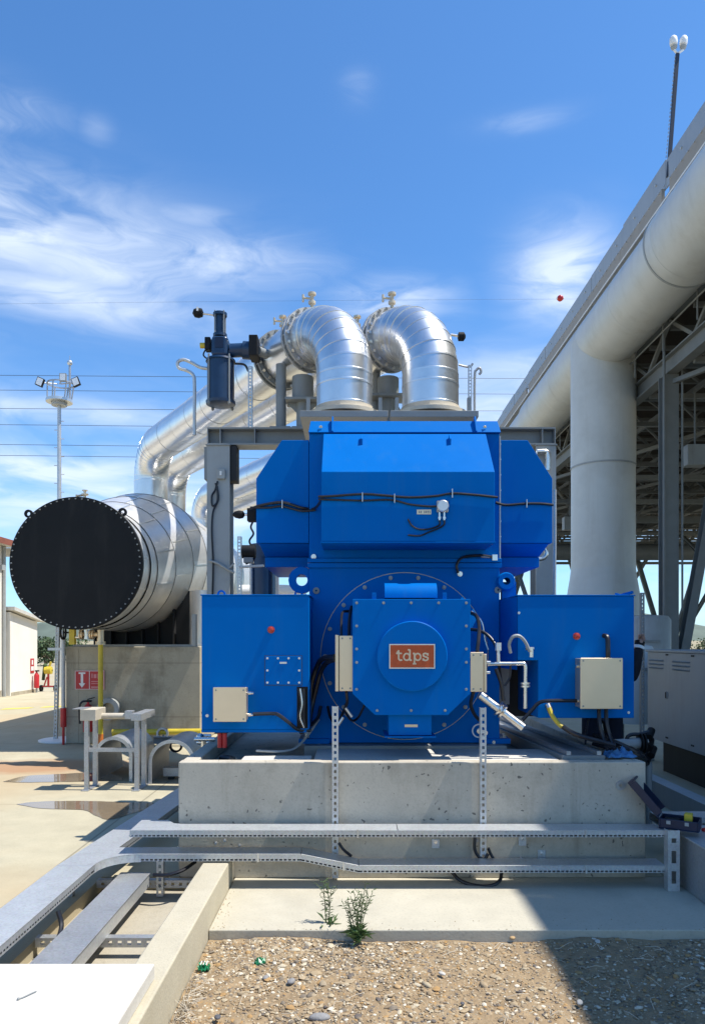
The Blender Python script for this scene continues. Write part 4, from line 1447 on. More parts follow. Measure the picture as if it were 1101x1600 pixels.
def actuator():
    Y = 9.35
    t = thing('valve_actuator', 'dark blue pneumatic valve actuator hanging left of the steam pipe flange', 'actuator', P(345, 636, Y))

    def c(px, py):
        return P(px, py, Y)
    r = 21 * Y / F
    up = V((0, 0, 1))
    lo, hi = c(345, 628), c(345, 566)
    build(MB().cyl(lo, hi, r, n=28), 'cylinder', NAVY, t)
    build(MB().lathe([(-.05, .01), (-.05, r * .8), (-.035, r + .012), (0, r + .018), (.004, r)], lo, up, 28), 'end_plate', NAVY, t)
    build(MB().lathe([(-.004, r), (0, r + .018), (.025, r + .012), (.045, r * .75), (.05, .01)], hi, up, 28), 'end_plate', NAVY, t)
    for sx in (-1, 1):
        for sy in (-1, 1):
            x, y = lo.x + sx * r * .74, Y + sy * r * .74
            build(MB().cyl((x, y, lo.z - .07), (x, y, hi.z + .06), .012, n=10).cyl((x, y, lo.z - .06), (x, y, lo.z - .036), .02, n=6), 'tie_rod', GREY, t)
    a, b = c(346, 563), c(346, 528)
    build(MB().box(a.x - .115, a.x + .10, Y - .11, Y + .11, a.z + .012, b.z), 'gearbox', NAVY, t, bevel=.05)
    build(MB().box(a.x - .06, a.x + .04, Y - .118, Y - .112, a.z + .12, a.z + .25), 'rating_plate', CASE, t)
    a, b = c(344, 527), c(344, 494)
    build(MB().cyl(a, b, .058, n=20), 'upper_cylinder', NAVY, t)
    for z0 in (a.z + .002, b.z):
        build(MB().cyl((a.x, Y, z0), (a.x, Y, z0 + .035), .088, n=20), 'end_plate', NAVY, t)
    for sx in (-1, 1):
        for sy in (-1, 1):
            build(MB().cyl((a.x + sx * .056, Y + sy * .056, a.z), (a.x + sx * .056, Y + sy * .056, b.z + .05), .009, n=8), 'tie_rod', GREY, t)
    s = c(310, 489)
    build(MB().tube([c(338, 493), c(325, 491), c(314, 490)], .012, 8), 'gauge_stem', CHROME, t)
    build(MB().lathe([(-.075, .005), (-.05, .05), (0, .062), (.05, .05), (.065, .01)], s, (1, 0, .05), 16), 'gauge', BLACK, t)
    build(MB().box(s.x - .012, s.x + .012, Y - .066, Y - .05, s.z, s.z + .05), 'gauge_sticker', WHITE, t)
    a, b = c(330, 540), c(321, 540)
    build(MB().box(b.x, a.x, Y - .06, Y + .06, a.z - .07, a.z + .09), 'limit_switch', BLACK, t, bevel=.01)
    build(MB().cyl(c(322, 540), c(313, 540), .035, n=14), 'indicator_cap', YEL, t)
    d0, d1 = c(360, 548), c(392, 548)
    build(MB().cyl(d0, c(380, 547), .085, .085, n=20).cyl(c(380, 547), d1, .11, n=20), 'drive_housing', NAVY, t)
    p = c(397, 545)
    build(MB().box(p.x - .05, p.x + .06, Y - .13, Y + .13, p.z - .13, p.z + .13), 'coupling_box', BLACK, t, bevel=.01)
    build(MB().cyl(c(402, 548), fa2, .06, n=14), 'drive_shaft', GREY, t)
    cable([(325, 576, Y), (313, 574, Y), (300, 567, Y), (287, 562, Y), (278, 566, Y), (280, 575, Y), (292, 579, Y), (302, 586, Y), (304, 600, Y), (304, 640, Y), (304, 680, Y)], .021, t, mat=GALV, name='air_pipe', n=10)
    cable([(322, 545, Y), (318, 555, Y), (327, 563, Y)], .010, t)
    cable([(367, 568, Y), (382, 570, Y), (388, 580, Y)], .014, t)
    return t


actuator()
strut_post('strut_post', 'perforated galvanised strut standing on the portal beam below the valve actuator', P(391, 671, 9.33), P(391, 572, 9.33), .055, .05, group=None)
strut_post('strut_post', 'perforated galvanised strut rising right of the silver elbows above the hood', P(734, 672, 9.2), P(734, 570, 9.2), .045, .04)
strut_post('strut_post', 'perforated galvanised strut beside the left portal column at small black motor', P(374, 935, 9.0), P(374, 838, 9.0), .05, .05)


def instruments():
    Y = 9.25
    t = thing('gauge_pipe', 'thin instrument pipe with bent top right of the silver elbows', 'pipe', P(742, 672, Y))
    build(MB().tube([P(741, 672, Y), P(741, 590, Y), P(744, 578, Y), P(749, 575, Y), P(751, 581, Y), P(748, 585, Y)], .016, 8, smooth=4), 'pipe', GALVD, t)
    cable([(716, 570, Y), (728, 573, Y), (735, 572, Y), (738, 568, Y)], .014, t, name='bracket_arm', mat=GALVD)
    b = thing('pressure_gauge', 'small black gauge on a short stem at the right silver elbow', 'gauge', P(720, 527, 8.6))
    build(MB().cyl(P(704, 523, 8.6), P(716, 525, 8.6), .015, n=8), 'stem', CHROME, b)
    build(MB().lathe([(-.04, .02), (-.03, .05), (.03, .05), (.05, .02)], P(720, 526, 8.6), (1, 0, 0), 16), 'dial', BLACK, b)
    # small motor and gauge left of the cooler
    Y = 7.2
    b = thing('small_motor', 'small black motor on bracket between portal column and blue side duct', 'motor', P(390, 880, Y))
    p = P(388, 862, Y)
    build(MB().cyl(p + V((-.06, 0, 0)), p + V((.07, 0, 0)), .065, n=20), 'motor_body', BLACK, b)
    build(MB().box(p.x - .04, p.x + .05, Y - .05, Y + .05, p.z - .11, p.z - .06), 'motor_foot', GREY, b)
    build(MB().bar(P(374, 886, Y), P(412, 884, Y), .06, .02), 'bracket', GALVD, b)
    cable([(394, 856, Y), (399, 863, Y), (396, 875, Y), (384, 881, Y)], .010, b)
    cable([(400, 852, Y), (392, 851, Y), (390, 844, Y), (396, 834, Y), (392, 824, Y), (395, 815, Y)], .010, b)
    b = thing('pressure_transmitter', 'black transmitter pointing left off the blue side duct', 'gauge', P(385, 808, 5.95))
    Y = 5.9
    build(MB().box(PX(387, Y), PX(401, Y), Y - .04, Y + .05, PZ(815, Y), PZ(795, Y)), 'housing', BLACK, b, bevel=.004)
    build(MB().cyl(P(380, 804, Y), P(388, 804, Y), .010, n=8), 'stem', CHROME, b)
    build(MB().lathe([(-.055, .006), (-.035, .026), (0, .034), (.03, .028), (.045, .008)], P(374, 804, Y), (1, 0, 0), 14), 'gauge', BLACK, b)
    # dark blue vessel seen in the gap under the duct, with rods and the pale pipe behind
    Y = 7.9
    b = thing('oil_vessel', 'dark navy upright vessel seen between left cabinet and side duct', 'vessel', P(411, 1010, Y))
    x = PX(411, Y)
    build(MB().lathe([(0, .01), (0, .135), (.9, .135), (.96, .10), (.98, .01)], (x, Y, .70), (0, 0, 1), 24), 'shell', NAVY, b)
    build(MB().lathe([(.60, .137), (.60, .15), (.64, .15), (.64, .137)], (x, Y, .70), (0, 0, 1), 24).lathe([(1.78, .01), (1.78, .137), (1.80, .137), (1.80, .01)], (x, Y, .70), (0, 0, 1), 24), 'collar', NAVY, b)
    build(MB().cyl((x, Y, 1.6), (x, Y, 2.62), .133, n=24), 'upper_shell', NAVY, b)
    for px in (433, 393):
        build(MB().cyl((PX(px, 7.8), 7.8, .7), (PX(px, 7.8), 7.8, 2.5), .02, n=10), 'rod', GALVD, b)
    t = thing('bypass_pipe', 'pale cream bent pipe behind the generator left of the lifting plate', 'pipe', P(430, 940, 13.5))
    Y = 13.5
    build(MB().tube([P(375, 925, Y), P(420, 925, Y), P(448, 925, Y), P(466, 930, Y), P(472, 945, Y), P(473, 1000, Y)], .13, 14, smooth=4), 'pipe', WHITE, t)
    build(MB().cyl(P(420, 884, 12.5), P(505, 884, 12.5), .05, n=12), 'rail', GREYL, t)


instruments()


# ------------------------------------------------------------------ the big drum at the left and what carries it
DX, DZ, DY = PX(119, 10.5), PZ(880, 10.5), 10.5


def drum():
    t = thing('exhaust_drum', 'huge horizontal silver clad drum with flat black bolted end cover', 'drum', (DX, 14, 1.5))
    ax = V((0, 1, 0))
    o = V((DX, DY, DZ))
    r = .945
    cov = build(MB().lathe([(-.004, .001), (-.004, .5), (-.004, r - .03), (-.004, r - .004), (0, r), (.055, r), (.055, .7)], o, ax, 96), 'end_cover', BLACK, t, label='flat round black end cover with a rim of bolts', angle=15)
    mb = MB()
    for k in range(64):
        a = 2 * PI * k / 64
        c = o + V((math.cos(a), 0, math.sin(a))) * (r - .032)
        mb.cyl(c + V((0, -.006, 0)), c + V((0, -.026, 0)), .0105, n=6)
        mb.cyl(c + V((0, .05, 0)), c + V((0, .16, 0)), .011, n=6)
    build(mb, 'cover_bolts', GREY, cov, kind='stuff')
    for a in (R(134), R(48)):
        c = o + V((math.cos(a), 0, math.sin(a))) * (r + .035)
        build(MB().lathe([(-.012, .028), (-.012, .06), (.022, .06), (.022, .028)], c + V((0, .02, 0)), ax, 18, True), 'lifting_eye', BLACK, cov)
    build(MB().lathe([(0, r - .02), (0, r + .0), (.05, r + .0), (.05, r - .02)], o + ax * .075, ax, 96), 'flange', ALU2, t, angle=30)

    def band(y0, r0, z0, y1, r1, z1, name='cladding_band', lip=.002):
        """ring of cladding between two circles whose centres may differ in height"""
        m = 72
        mb = MB()
        vs = []
        rows = [(y0 - .004, r0 + lip, z0), (y0 + .03, r0 + lip, z0), (y0 + .034, r0 + .001, z0), (y1, r1, z1), (y1 + .003, r1 - .002, z1)]
        for y, rr, zz in rows:
            for i in range(m):
                a = 2 * PI * i / m
                vs.append((DX + rr * math.cos(a), y, zz + rr * math.sin(a)))
        fs = []
        for j in range(len(rows) - 1):
            for i in range(m):
                i2 = (i + 1) % m
                fs.append((j * m + i2, j * m + i, (j + 1) * m + i, (j + 1) * m + i2))
        return build(mb.add(vs, fs), name, ALU2, t, angle=22)
    zc = DZ + .13
    band(DY + .13, .90, DZ, DY + .55, .90, DZ)
    band(DY + .55, .92, DZ, DY + .86, .93, DZ + .01)
    zc = DZ + .31
    band(DY + .86, .94, DZ + .01, DY + 1.55, 1.05, DZ + .11, 'cladding_cone')
    band(DY + 1.55, 1.055, DZ + .11, DY + 2.3, 1.17, DZ + .22, 'cladding_cone')
    band(DY + 2.3, 1.175, DZ + .22, DY + 3.0, 1.27, zc, 'cladding_cone')
    ys = [DY + 3.0, DY + 4.0, DY + 5.0, DY + 6.2, DY + 7.5, DY + 8.8, DY + 10.2]
    for a, b in zip(ys[:-1], ys[1:]):
        band(a, 1.275, zc, b, 1.275, zc)
    build(MB().lathe([(0, 1.27), (.28, 1.08), (.46, .6), (.52, .01)], (DX, ys[-1], zc), ax, 48), 'end_dome', ALU2, t)
    # lengthwise seams and strap clips
    mb = MB()
    for a in (R(8), R(-22), R(40), R(65)):
        for y0, y1, r0, r1, z0, z1 in ((DY + .17, DY + .54, .902, .902, DZ, DZ), (DY + .9, DY + 1.52, .945, 1.05, DZ + .01, DZ + .11), (DY + 1.6, DY + 2.27, 1.06, 1.17, DZ + .115, DZ + .22), (DY + 2.35, DY + 2.97, 1.18, 1.27, DZ + .225, zc), (DY + 3.05, DY + 3.97, 1.277, 1.277, zc, zc)):
            mb.bar((DX + r0 * math.cos(a), y0, z0 + r0 * math.sin(a)), (DX + r1 * math.cos(a), y1, z1 + r1 * math.sin(a)), .022, .010, up=(math.cos(a), 0, math.sin(a)))
            a += R(7)
    build(mb, 'seam_strips', ALU, t)
    # vent on top
    b0 = o + V((.09, .10, r))
    mb = MB().cyl(b0, b0 + V((0, 0, .10)), .02, n=8).cyl(b0 + V((0, 0, .04)), b0 + V((0, 0, .06)), .05, n=10).cyl(b0 + V((-.12, 0, .03)), b0 + V((.05, 0, .05)), .016, n=8).cyl(b0 + V((-.12, 0, -.02)), b0 + V((-.12, 0, .05)), .014, n=8)
    mb.cyl(b0 + V((0, 0, .10)), b0 + V((0, 0, .115)), .04, n=8)
    build(mb, 'vent_valve', STAIN, t)
    # lower branch wrapped in sheet
    x = -2.44
    build(MB().lathe([(0, .20), (0, .24), (.9, .24), (.9, .20)], (x, 12.1, 1.502), (0, 0, 1), 32), 'branch_cladding', ALU2, t)
    # blue hand valve near the pipe bends
    return t


drum()


def drum_base():
    Y = 11.4
    x0, x1 = PX(103, Y), PX(313, Y)
    t = thing('concrete_block', 'weathered brown grey concrete block under the silver drum, fire sign on its face', 'foundation', ((x0 + x1) / 2, Y + 2, 0))
    build(MB().box(x0, x1, Y, Y + 5.5, 0, 1.50), 'block', CONB, t, bevel=.015)
    build(MB().box(x0 + .16, x0 + .20, Y - .006, Y - .0005, .02, 1.46), 'joint_strip', CONB, t)
    s = thing('drum_saddle', 'black steel saddle frame between drum and concrete block', 'support', ((x0 + x1) / 2, Y + .3, 1.5))
    build(MB().box(-4.5, -2.72, Y + 1.40, Y + 1.44, 1.502, 2.45), 'saddle_plate', BRUSH, s)
    for k in range(7):
        x = -4.44 + k * .27
        build(MB().box(x - .012, x + .012, Y + 1.25, Y + 1.399, 1.502, 2.2), 'rib', BRUSH, s)
    build(MB().box(x0 + .1, x1 - .05, Y + .02, Y + .35, 1.5005, 1.53), 'base_plate', GREY, s)
    build(MB().hbeam((x1 - .10, Y + .05, 1.502), (x1 - .10, Y + .05, 2.0), .1, .06, .008, .006), 'edge_post', GREYL, s)
    # extinguisher sign
    ys = Y - .012
    sx0, sx1, sz0, sz1 = PX(117.5, ys), PX(164, ys), PZ(1077.5, ys), PZ(1047.5, ys)
    sg = build(MB().box(sx0, sx1, ys - .006, ys, sz0, sz1), 'fire_sign', RED, label='red fire extinguisher sign with white arrow on the concrete block', cat='sign')
    u = (sx1 - sx0) / 46.5
    f = ys - .0085

    def rect(mb, a, b, c, d):
        return mb.box(sx0 + a * u, sx0 + b * u, f, f + .002, sz1 - d * u, sz1 - c * u)
    mb = MB()
    rect(mb, .4, 46, .4, 1.2)
    rect(mb, .4, 46, 29, 29.7)
    rect(mb, .4, 1.2, 1.3, 28.9)
    rect(mb, 45.2, 46, 1.3, 28.9)
    rect(mb, 22.4, 23.2, 1.3, 28.9)
    build(mb, 'sign_border', WHITE, sg)
    mb = MB()
    rect(mb, 6, 16.5, 3, 5.4)
    rect(mb, 9.4, 13.1, 5.4, 21.5)
    mb.prism([(sx0 + 6.2 * u, sz1 - 20 * u), (sx0 + 11.2 * u, sz1 - 27 * u), (sx0 + 16.4 * u, sz1 - 20 * u)], (1, 0, 0), (0, 0, 1), (0, f - .0004, 0), (0, .002, 0))
    build(mb, 'arrow', WHITE, sg)
    mb = MB()
    for (a, b, c, d) in ((26, 28, 5, 12), (29.5, 34, 6, 12), (35.5, 40, 5, 13), (41.5, 43.5, 6, 13)):
        rect(mb, a, b, c, d)
    rect(mb, 25.5, 44, 16.5, 18)
    rect(mb, 25.5, 42, 20, 21.2)
    rect(mb, 25.5, 44, 25, 27.6)
    build(mb, 'pictogram', pm('sign_print_pink', (.62, .22, .22), rough=.5), sg)
    # wall extinguisher
    e = thing('fire_extinguisher', 'red fire extinguisher hung on the concrete block under the sign', 'extinguisher', P(138, 1135, Y - .1))
    p = P(138, 1100, Y - .10)
    build(MB().lathe([(-.42, .01), (-.42, .075), (-.08, .075), (-.03, .055), (0, .022), (.03, .02)], p, (0, 0, 1), 20), 'cylinder', RED, e)
    build(MB().box(p.x - .02, p.x + .05, p.y - .02, p.y + .02, p.z + .03, p.z + .06).bar(p + V((-.01, 0, .07)), p + V((.10, 0, .10)), .02, .014), 'valve_head', BLACK, e)
    build(MB().tube([p + V((-.02, 0, .045)), p + V((-.09, -.02, .03)), p + V((-.125, -.02, -.06)), p + V((-.12, -.02, -.30))], .016, 8, smooth=5), 'hose', RUBBER, e)
    c = thing('coiled_hose', 'grey canvas hose coil on concrete block beside the yellow pipe', 'hose', P(172, 1120, Y - .08))
    p = P(170, 1108, Y - .08)
    build(MB().lathe([(-.04, .10), (-.04, .17), (.04, .17), (.04, .10)], p, (0, 1, 0), 24, True), 'coil', GREYL, c)
    return t


drum_base()


def gas_line():
    Y = 11.1
    t = thing('yellow_gas_pipe', 'yellow gas pipe rising in front of the concrete block with steel valve on top', 'pipe', P(156, 1160, Y))
    x = PX(157.5, Y)
    up = V((0, 0, 1))
    build(MB().cyl((x, Y, PZ(1150, Y)), (x, Y, PZ(1006, Y)), .036, n=18), 'riser', YEL, t)
    build(MB().cyl((x, Y, 0), (x, Y, PZ(1150, Y) + .001), .037, n=18).cyl((x, Y, .0), (x, Y, .19), .040, n=18), 'orange_sleeve', ORG_M, t)
    z = PZ(1005, Y)
    build(MB().cyl((x, Y, z - .02), (x, Y, z), .075, n=20).cyl((x, Y, z + .006), (x, Y, z + .026), .075, n=20), 'flange', STAIN, t)
    build(MB().cyl((x, Y, z + .026), (x, Y, z + .20), .05, n=16).cyl((x, Y, z + .13), (x - .30, Y, z + .13), .035, n=14), 'tee', STAIN, t)
    for dx in (.10, .13, .26, .29):
        build(MB().cyl((x - dx, Y, z + .13), (x - dx - .016, Y, z + .13), .075, n=18), 'flange', STAIN, t)
    build(MB().cyl((x - .20, Y, z + .06), (x - .20, Y, z + .20), .055, n=14).cyl((x - .42, Y, z + .09), (x - .30, Y, z + .09), .022, n=10), 'valve_body', CHROME, t)
    build(MB().box(x - .46, x - .38, Y - .04, Y + .04, z - .02, z + .26), 'yellow_tag_box', YEL, t)
    build(MB().lathe([(-.012, .09), (-.012, .11), (.012, .11), (.012, .09)], (x - .56, Y, z + .16), (1, 0, 0), 20, True).cyl((x - .56, Y, z + .06), (x - .56, Y, z + .26), .01, n=8).cyl((x - .56, Y, z + .16), (x - .45, Y, z + .16), .012, n=8), 'handwheel', BLACK, t)
    # horizontal yellow line along the block foot
    y2 = 11.15
    h = thing('yellow_gas_pipe', 'yellow gas pipe lying low along the foot of the concrete block', 'pipe', P(240, 1160, y2))
    zz = PZ(1144, y2)
    build(MB().cyl((PX(176, y2), y2, zz), (PX(314, y2), y2, zz + .01), .045, n=16), 'run', YEL, h)
    build(MB().cyl((PX(176, y2), y2, zz - .06), (PX(200, y2), y2, zz - .06), .03, n=14).cyl((PX(200, y2), y2, zz - .07), (PX(200, y2), y2, zz), .03, n=12), 'bypass', YEL, h)
    build(MB().lathe([(-.03, .06), (-.03, .09), (.03, .09), (.03, .06)], (PX(256, y2), y2 - .06, zz - .01), (0, 1, 0), 20, True), 'valve_ring', GALVD, h)
    build(MB().cyl((PX(256, y2), y2, 0), (PX(256, y2), y2, zz), .02, n=8).cyl((PX(300, y2), y2, 0), (PX(300, y2), y2, zz), .02, n=8).cyl((PX(185, y2), y2, 0), (PX(185, y2), y2, zz), .02, n=8), 'support', GALVD, h)


gas_line()


def near_posts():
    Y = 11.75
    p0, p1 = P(86.5, 1157, Y), P(90.5, 955, Y)
    strut_post('strut_post', 'tall perforated galvanised strut on round white pad left of the concrete block', (p0.x, Y, .03), p1, .055, .05, mat=GALVD, slot=.03, gap=.03)
    build(MB().lathe([(0, .001), (0, .36), (.02, .36), (.028, .33), (.028, .001)], (p0.x + .12, Y, .002), (0, 0, 1), 36), 'round_pad', WHITE, label='round white concrete pad at the foot of the perforated strut', cat='pad')
    t = thing('vent_pipe', 'slim grey pipe with red lower sleeve at the edge of the concrete block', 'pipe', P(101, 1150, 11.3))
    x = PX(99.5, 11.3)
    build(MB().cyl((x, 11.3, .55), (x, 11.3, PZ(985, 11.3)), .032, n=14), 'pipe', GALVD, t)
    build(MB().cyl((x, 11.3, .27), (x, 11.3, .56), .045, n=14).cyl((x, 11.3, 0), (x, 11.3, .27), .02, n=10), 'red_sleeve', RED, t)
    build(MB().box(PX(82, 11.5), PX(108, 11.5), 11.33, 11.36, PZ(1016, 11.5), PZ(1012, 11.5)), 'clamp_bar', GALV, t)


near_posts()
#==REST==
# ------------------------------------------------------------------ cable trays in front of the plinth
def tray(name, label, pts, w, h, mat=GALV, slots=True, lid_seams=(), end=True):
    """covered cable tray along a polyline of (x, y, z_top); w to the +normal side (away from the camera/right)"""
    t = thing(name, label, 'cable tray', V(pts[0]))
    pts = [V(p) for p in pts]
    for i, (a, b) in enumerate(zip(pts[:-1], pts[1:])):
        d = (b - a)
        tt = d.normalized()
        L = d.length
        side = V((-tt.y, tt.x, 0)).normalized()      # left of travel
        c = (a + b) / 2
        n_l = max(1, round(L / 1.4))
        for k in range(n_l):
            p0 = a + tt * (L * k / n_l + .002)
            p1 = a + tt * (L * (k + 1) / n_l - .002)
            m = (p0 + p1) / 2 + side * w / 2
            build(MB().obox(m - V((0, 0, .002)), (p1 - p0) / 2, side * (w / 2 + .004), (0, 0, .002)), 'lid', mat, t, bevel=.0012, seg=1)
        # walls: slotted front wall, plain rear wall, floor
        mb = MB()
        za = V((0, 0, 1))
        up_rail = h * .62
        mb.obox(c + side * .0015 - za * (.004 + up_rail / 2), d / 2, side * .0015, za * up_rail / 2)
        if slots:
            lo = h - up_rail - .004
            k = max(2, int(L / .028))
            for j in range(k + 1):
                q = a + tt * (L * j / k)
                mb.obox(q + side * .0015 - za * (.004 + up_rail + lo * .35), tt * .0045, side * .0015, za * lo * .35)
            mb.obox(c + side * .0015 - za * (h - lo * .15), d / 2, side * .0015, za * lo * .15)
        else:
            mb.obox(c + side * .0015 - za * (h / 2 + up_rail / 2), d / 2, side * .0015, za * (h - up_rail - .004) / 2)
        build(mb, 'side_wall', mat, t)
        build(MB().obox(c + side * (w - .0015) - za * (h / 2 + .002), d / 2, side * .0015, za * (h / 2 - .002)), 'side_wall', mat, t)
        build(MB().obox(c + side * w / 2 - za * (h - .001), d / 2, side * (w / 2 - .004), za * .001), 'tray_floor', mat, t)
        for k in range(1, n_l + 1):     # coupler clips on the front wall
            q = a + tt * (L * k / (n_l + .35))
            build(MB().obox(q - side * .003 - za * (h / 2), tt * .006, side * .0025, za * (h / 2 + .003)), 'clip', SILVER, t)
    return t


ZU, ZL1, ZL2 = .379, .226, .152
TY = 4.75
tray('cable_tray', 'upper galvanised cable tray running straight across the plinth front', [(-1.44, TY, ZU), (2.0, TY, ZU)], .155, .046)
lowt = tray('cable_tray', 'lower galvanised cable tray with a downward kink across the plinth front',
            [(-1.40, TY, ZL1), (PX(470, TY), TY, ZL1), (PX(560, TY), TY, ZL2), (2.0, TY, ZL2)], .15, .048)
# widened joint of the upper tray at its left end
build(MB().prism([(-1.44, 4.905), (-1.44, 5.02), (-1.26, 5.02), (-1.20, 4.93), (-1.12, 4.905)], (1, 0, 0), (0, 1, 0), (0, 0, ZU - .006), (0, 0, .005)), 'tray_joint', GALV,
      label='flared galvanised joint piece at the left end of the upper tray', cat='cable tray')


def left_trays():
    # tray that runs towards the camera, joined to the lower one by a curved fillet
    z = ZL1
    xa, xb = -1.81, -1.588
    t = thing('cable_tray', 'wide galvanised cable tray running along the yard edge towards the lower left', 'cable tray', (xa, 3, z))
    sh = .25
    ys = [.6, 1.9, 3.2, 4.5, 5.8, 7.4]

    def X(y, x):
        return x + max(0, y - 4.5) * .075
    for y0, y1 in zip(ys[:-1], ys[1:]):
        e = .002
        x00, x01, x10, x11 = X(y0, xa), X(y0, xb), X(y1, xa), X(y1, xb)
        lo = z - .005
        build(MB().hexa([(x00, y0 + e, lo), (x01, y0 + e, lo), (x11, y1 - e, lo), (x10, y1 - e, lo), (x00, y0 + e, z), (x01, y0 + e, z), (x11, y1 - e, z), (x10, y1 - e, z)]), 'lid', GALV, t, bevel=.0015, seg=1)
        mb = MB()
        for xx0, xx1 in ((x01 - .004, x11 - .004), (x00 + .004, x10 + .004)):
            mb.bar((xx0, y0, z - .020), (xx1, y1, z - .020), .003, .028)
            k = int((y1 - y0) / .03)
            for j in range(k + 1):
                f = j / k
                mb.box(xx0 + (xx1 - xx0) * f - .0015, xx0 + (xx1 - xx0) * f + .0015, y0 + (y1 - y0) * f - .006, y0 + (y1 - y0) * f + .006, z - .046, z - .034)
            mb.bar((xx0, y0, z - .050), (xx1, y1, z - .050), .003, .008)
        build(mb, 'side_wall', GALVD, t)
        build(MB().hexa([(x00 + .006, y0, z - .056), (x01 - .006, y0, z - .056), (x11 - .006, y1, z - .056), (x10 + .006, y1, z - .056),
                         (x00 + .006, y0, z - .053), (x01 - .006, y0, z - .053), (x11 - .006, y1, z - .053), (x10 + .006, y1, z - .053)]), 'tray_floor', GALVD, t)
    # fillet
    r = .22
    pts = [(xb, TY + .15), (xb, TY - r)]
    for k in range(1, 9):
        a = PI / 2 * k / 8
        pts.append((xb + r - r * math.cos(a), TY - r + r * math.sin(a)))
    pts.append((xb + r, TY + .15))
    build(MB().prism(pts, (1, 0, 0), (0, 1, 0), (0, 0, z - .0055), (0, 0, .005)), 'corner_lid', GALV, t)
    mb = MB()
    arc = pts[1:-1]
    for (x0, y0), (x1, y1) in zip(arc[:-1], arc[1:]):
        mb.bar((x0, y0, z - .030), (x1, y1, z - .030), .003, .046)
    build(mb, 'corner_wall', GALV, t)
    for y in (1.6, 3.1, 4.6, 6.1):
        build(MB().box(xa + .02, xa + .06, y, y + .04, .001, z - .057), 'bracket_leg', GALVD, t)
    # second covered tray, lower, in the trench
    z2 = .10
    u = thing('cable_tray', 'low dull grey covered cable tray lying in the trench beside the kerb', 'cable tray', (-1.41, 3, -.09))
    ys = [.6, 1.95, 3.3, 4.78]
    for y0, y1 in zip(ys[:-1], ys[1:]):
        build(MB().box(-1.505, -1.310, y0 + .002, y1 - .002, z2 - .006, z2), 'lid', GALVD, u, bevel=.002, seg=1)
        build(MB().box(-1.498, -1.494, y0, y1, z2 - .085, z2 - .0065).box(-1.321, -1.317, y0, y1, z2 - .085, z2 - .0065), 'side_wall', GALV, u)
        build(MB().box(-1.493, -1.322, y0, y1, z2 - .085, z2 - .082), 'tray_floor', GALVD, u)
    build(MB().box(-1.497, -1.318, 4.779, 4.783, z2 - .084, z2 - .007), 'end_plate', GALVD, u)
    for i, (y, l) in enumerate(((3.92, 'perforated cross strut spanning the trench nearer the white slab'), (4.86, 'perforated cross strut spanning the trench close to the plinth'), (2.6, 'perforated cross strut in the trench hidden by the white slab'))):
        strut_post('cross_strut', l, (-1.69, y, -.005), (-.975, y, -.005), .05, .045, mat=GALVD, cat='strut', slot=.02, gap=.03)
    # upright bracket at the junction
    strut_post('strut_post', 'short perforated strut upright under the lower tray at the trench corner', (-1.27, 4.84, -.08), (-1.27, 4.84, .17), .045, .04)
    return t


left_trays()

strut_post('strut_post', 'tall slotted strut upright on the plinth front, left of the orange nameplate', P(523.5, 1372, 4.925), P(523.5, 1104, 4.925), .041, .035, slot=.020, gap=.022)
strut_post('strut_post', 'tall slotted strut upright on the plinth front, right of the orange nameplate', P(754.5, 1345, 4.925), P(754.5, 1106, 4.925), .041, .035, slot=.020, gap=.022)
strut_post('strut_post', 'wide slotted steel leg holding the right end of both cable trays', (2.03, 4.70, .001), (2.03, 4.70, ZU + .01), .075, .06, slot=.05, gap=.05, cat='support leg')


def loose_cables():
    t = thing('cable_loop', 'black cable loop hanging behind the trays under the right strut upright', 'cable', P(750, 1385, 4.85))
    cable([(742, 1300, 4.93), (741, 1325, 4.92), (747, 1338, 4.92), (756, 1343, 4.92), (762, 1334, 4.92)], .011, t)
    cable([(705, 1362, 4.90), (718, 1375, 4.85), (740, 1383, 4.82), (765, 1384, 4.80), (780, 1376, 4.84), (783, 1363, 4.90)], .012, t)
    cable([(762, 1325, 4.92), (768, 1338, 4.92), (773, 1345, 4.91)], .010, t)
    t = thing('cable_loop', 'black cable leaving the upper tray beside the left strut upright', 'cable', P(540, 1350, 4.9))
    cable([(529, 1317, 4.92), (537, 1328, 4.92), (549, 1338, 4.90)], .010, t)
    t = thing('cable_loop', 'black cable sagging from tray corner over the trench near the kerb', 'cable', P(270, 1370, 4.75))
    cable([(240, 1367, 4.72), (262, 1367, 4.70), (285, 1360, 4.74), (305, 1347, 4.85)], .012, t)
    t = thing('cable_loop', 'black cable hooping down from the wide left tray into the trench', 'cable', P(80, 1440, 3.6))
    cable([V((-1.56, 3.9, .17)), V((-1.53, 3.87, .10)), V((-1.52, 3.75, .05)), V((-1.55, 3.55, .035)), V((-1.62, 3.35, .04))], .013, t)


loose_cables()

# white concrete cover slab in the lower left corner
sl = build(MB().box(-3.4, -.84, .6, 3.12, .168, .236), 'cover_slab', SLABM, label='bright white concrete cover slab in the lower left foreground', cat='slab', bevel=.008)
b_ = thing('bent_nail', 'small rusty bent wire lying on the white cover slab', 'wire', (-1.25, 2.85, .236))
build(MB().tube([(-1.27, 2.80, .239), (-1.255, 2.815, .241), (-1.235, 2.85, .241), (-1.228, 2.862, .240)], .0022, 6), 'wire', GREY, b_)
build(MB().sphere((-1.27, 2.80, .240), .006, 8, 6), 'head', GREY, b_)


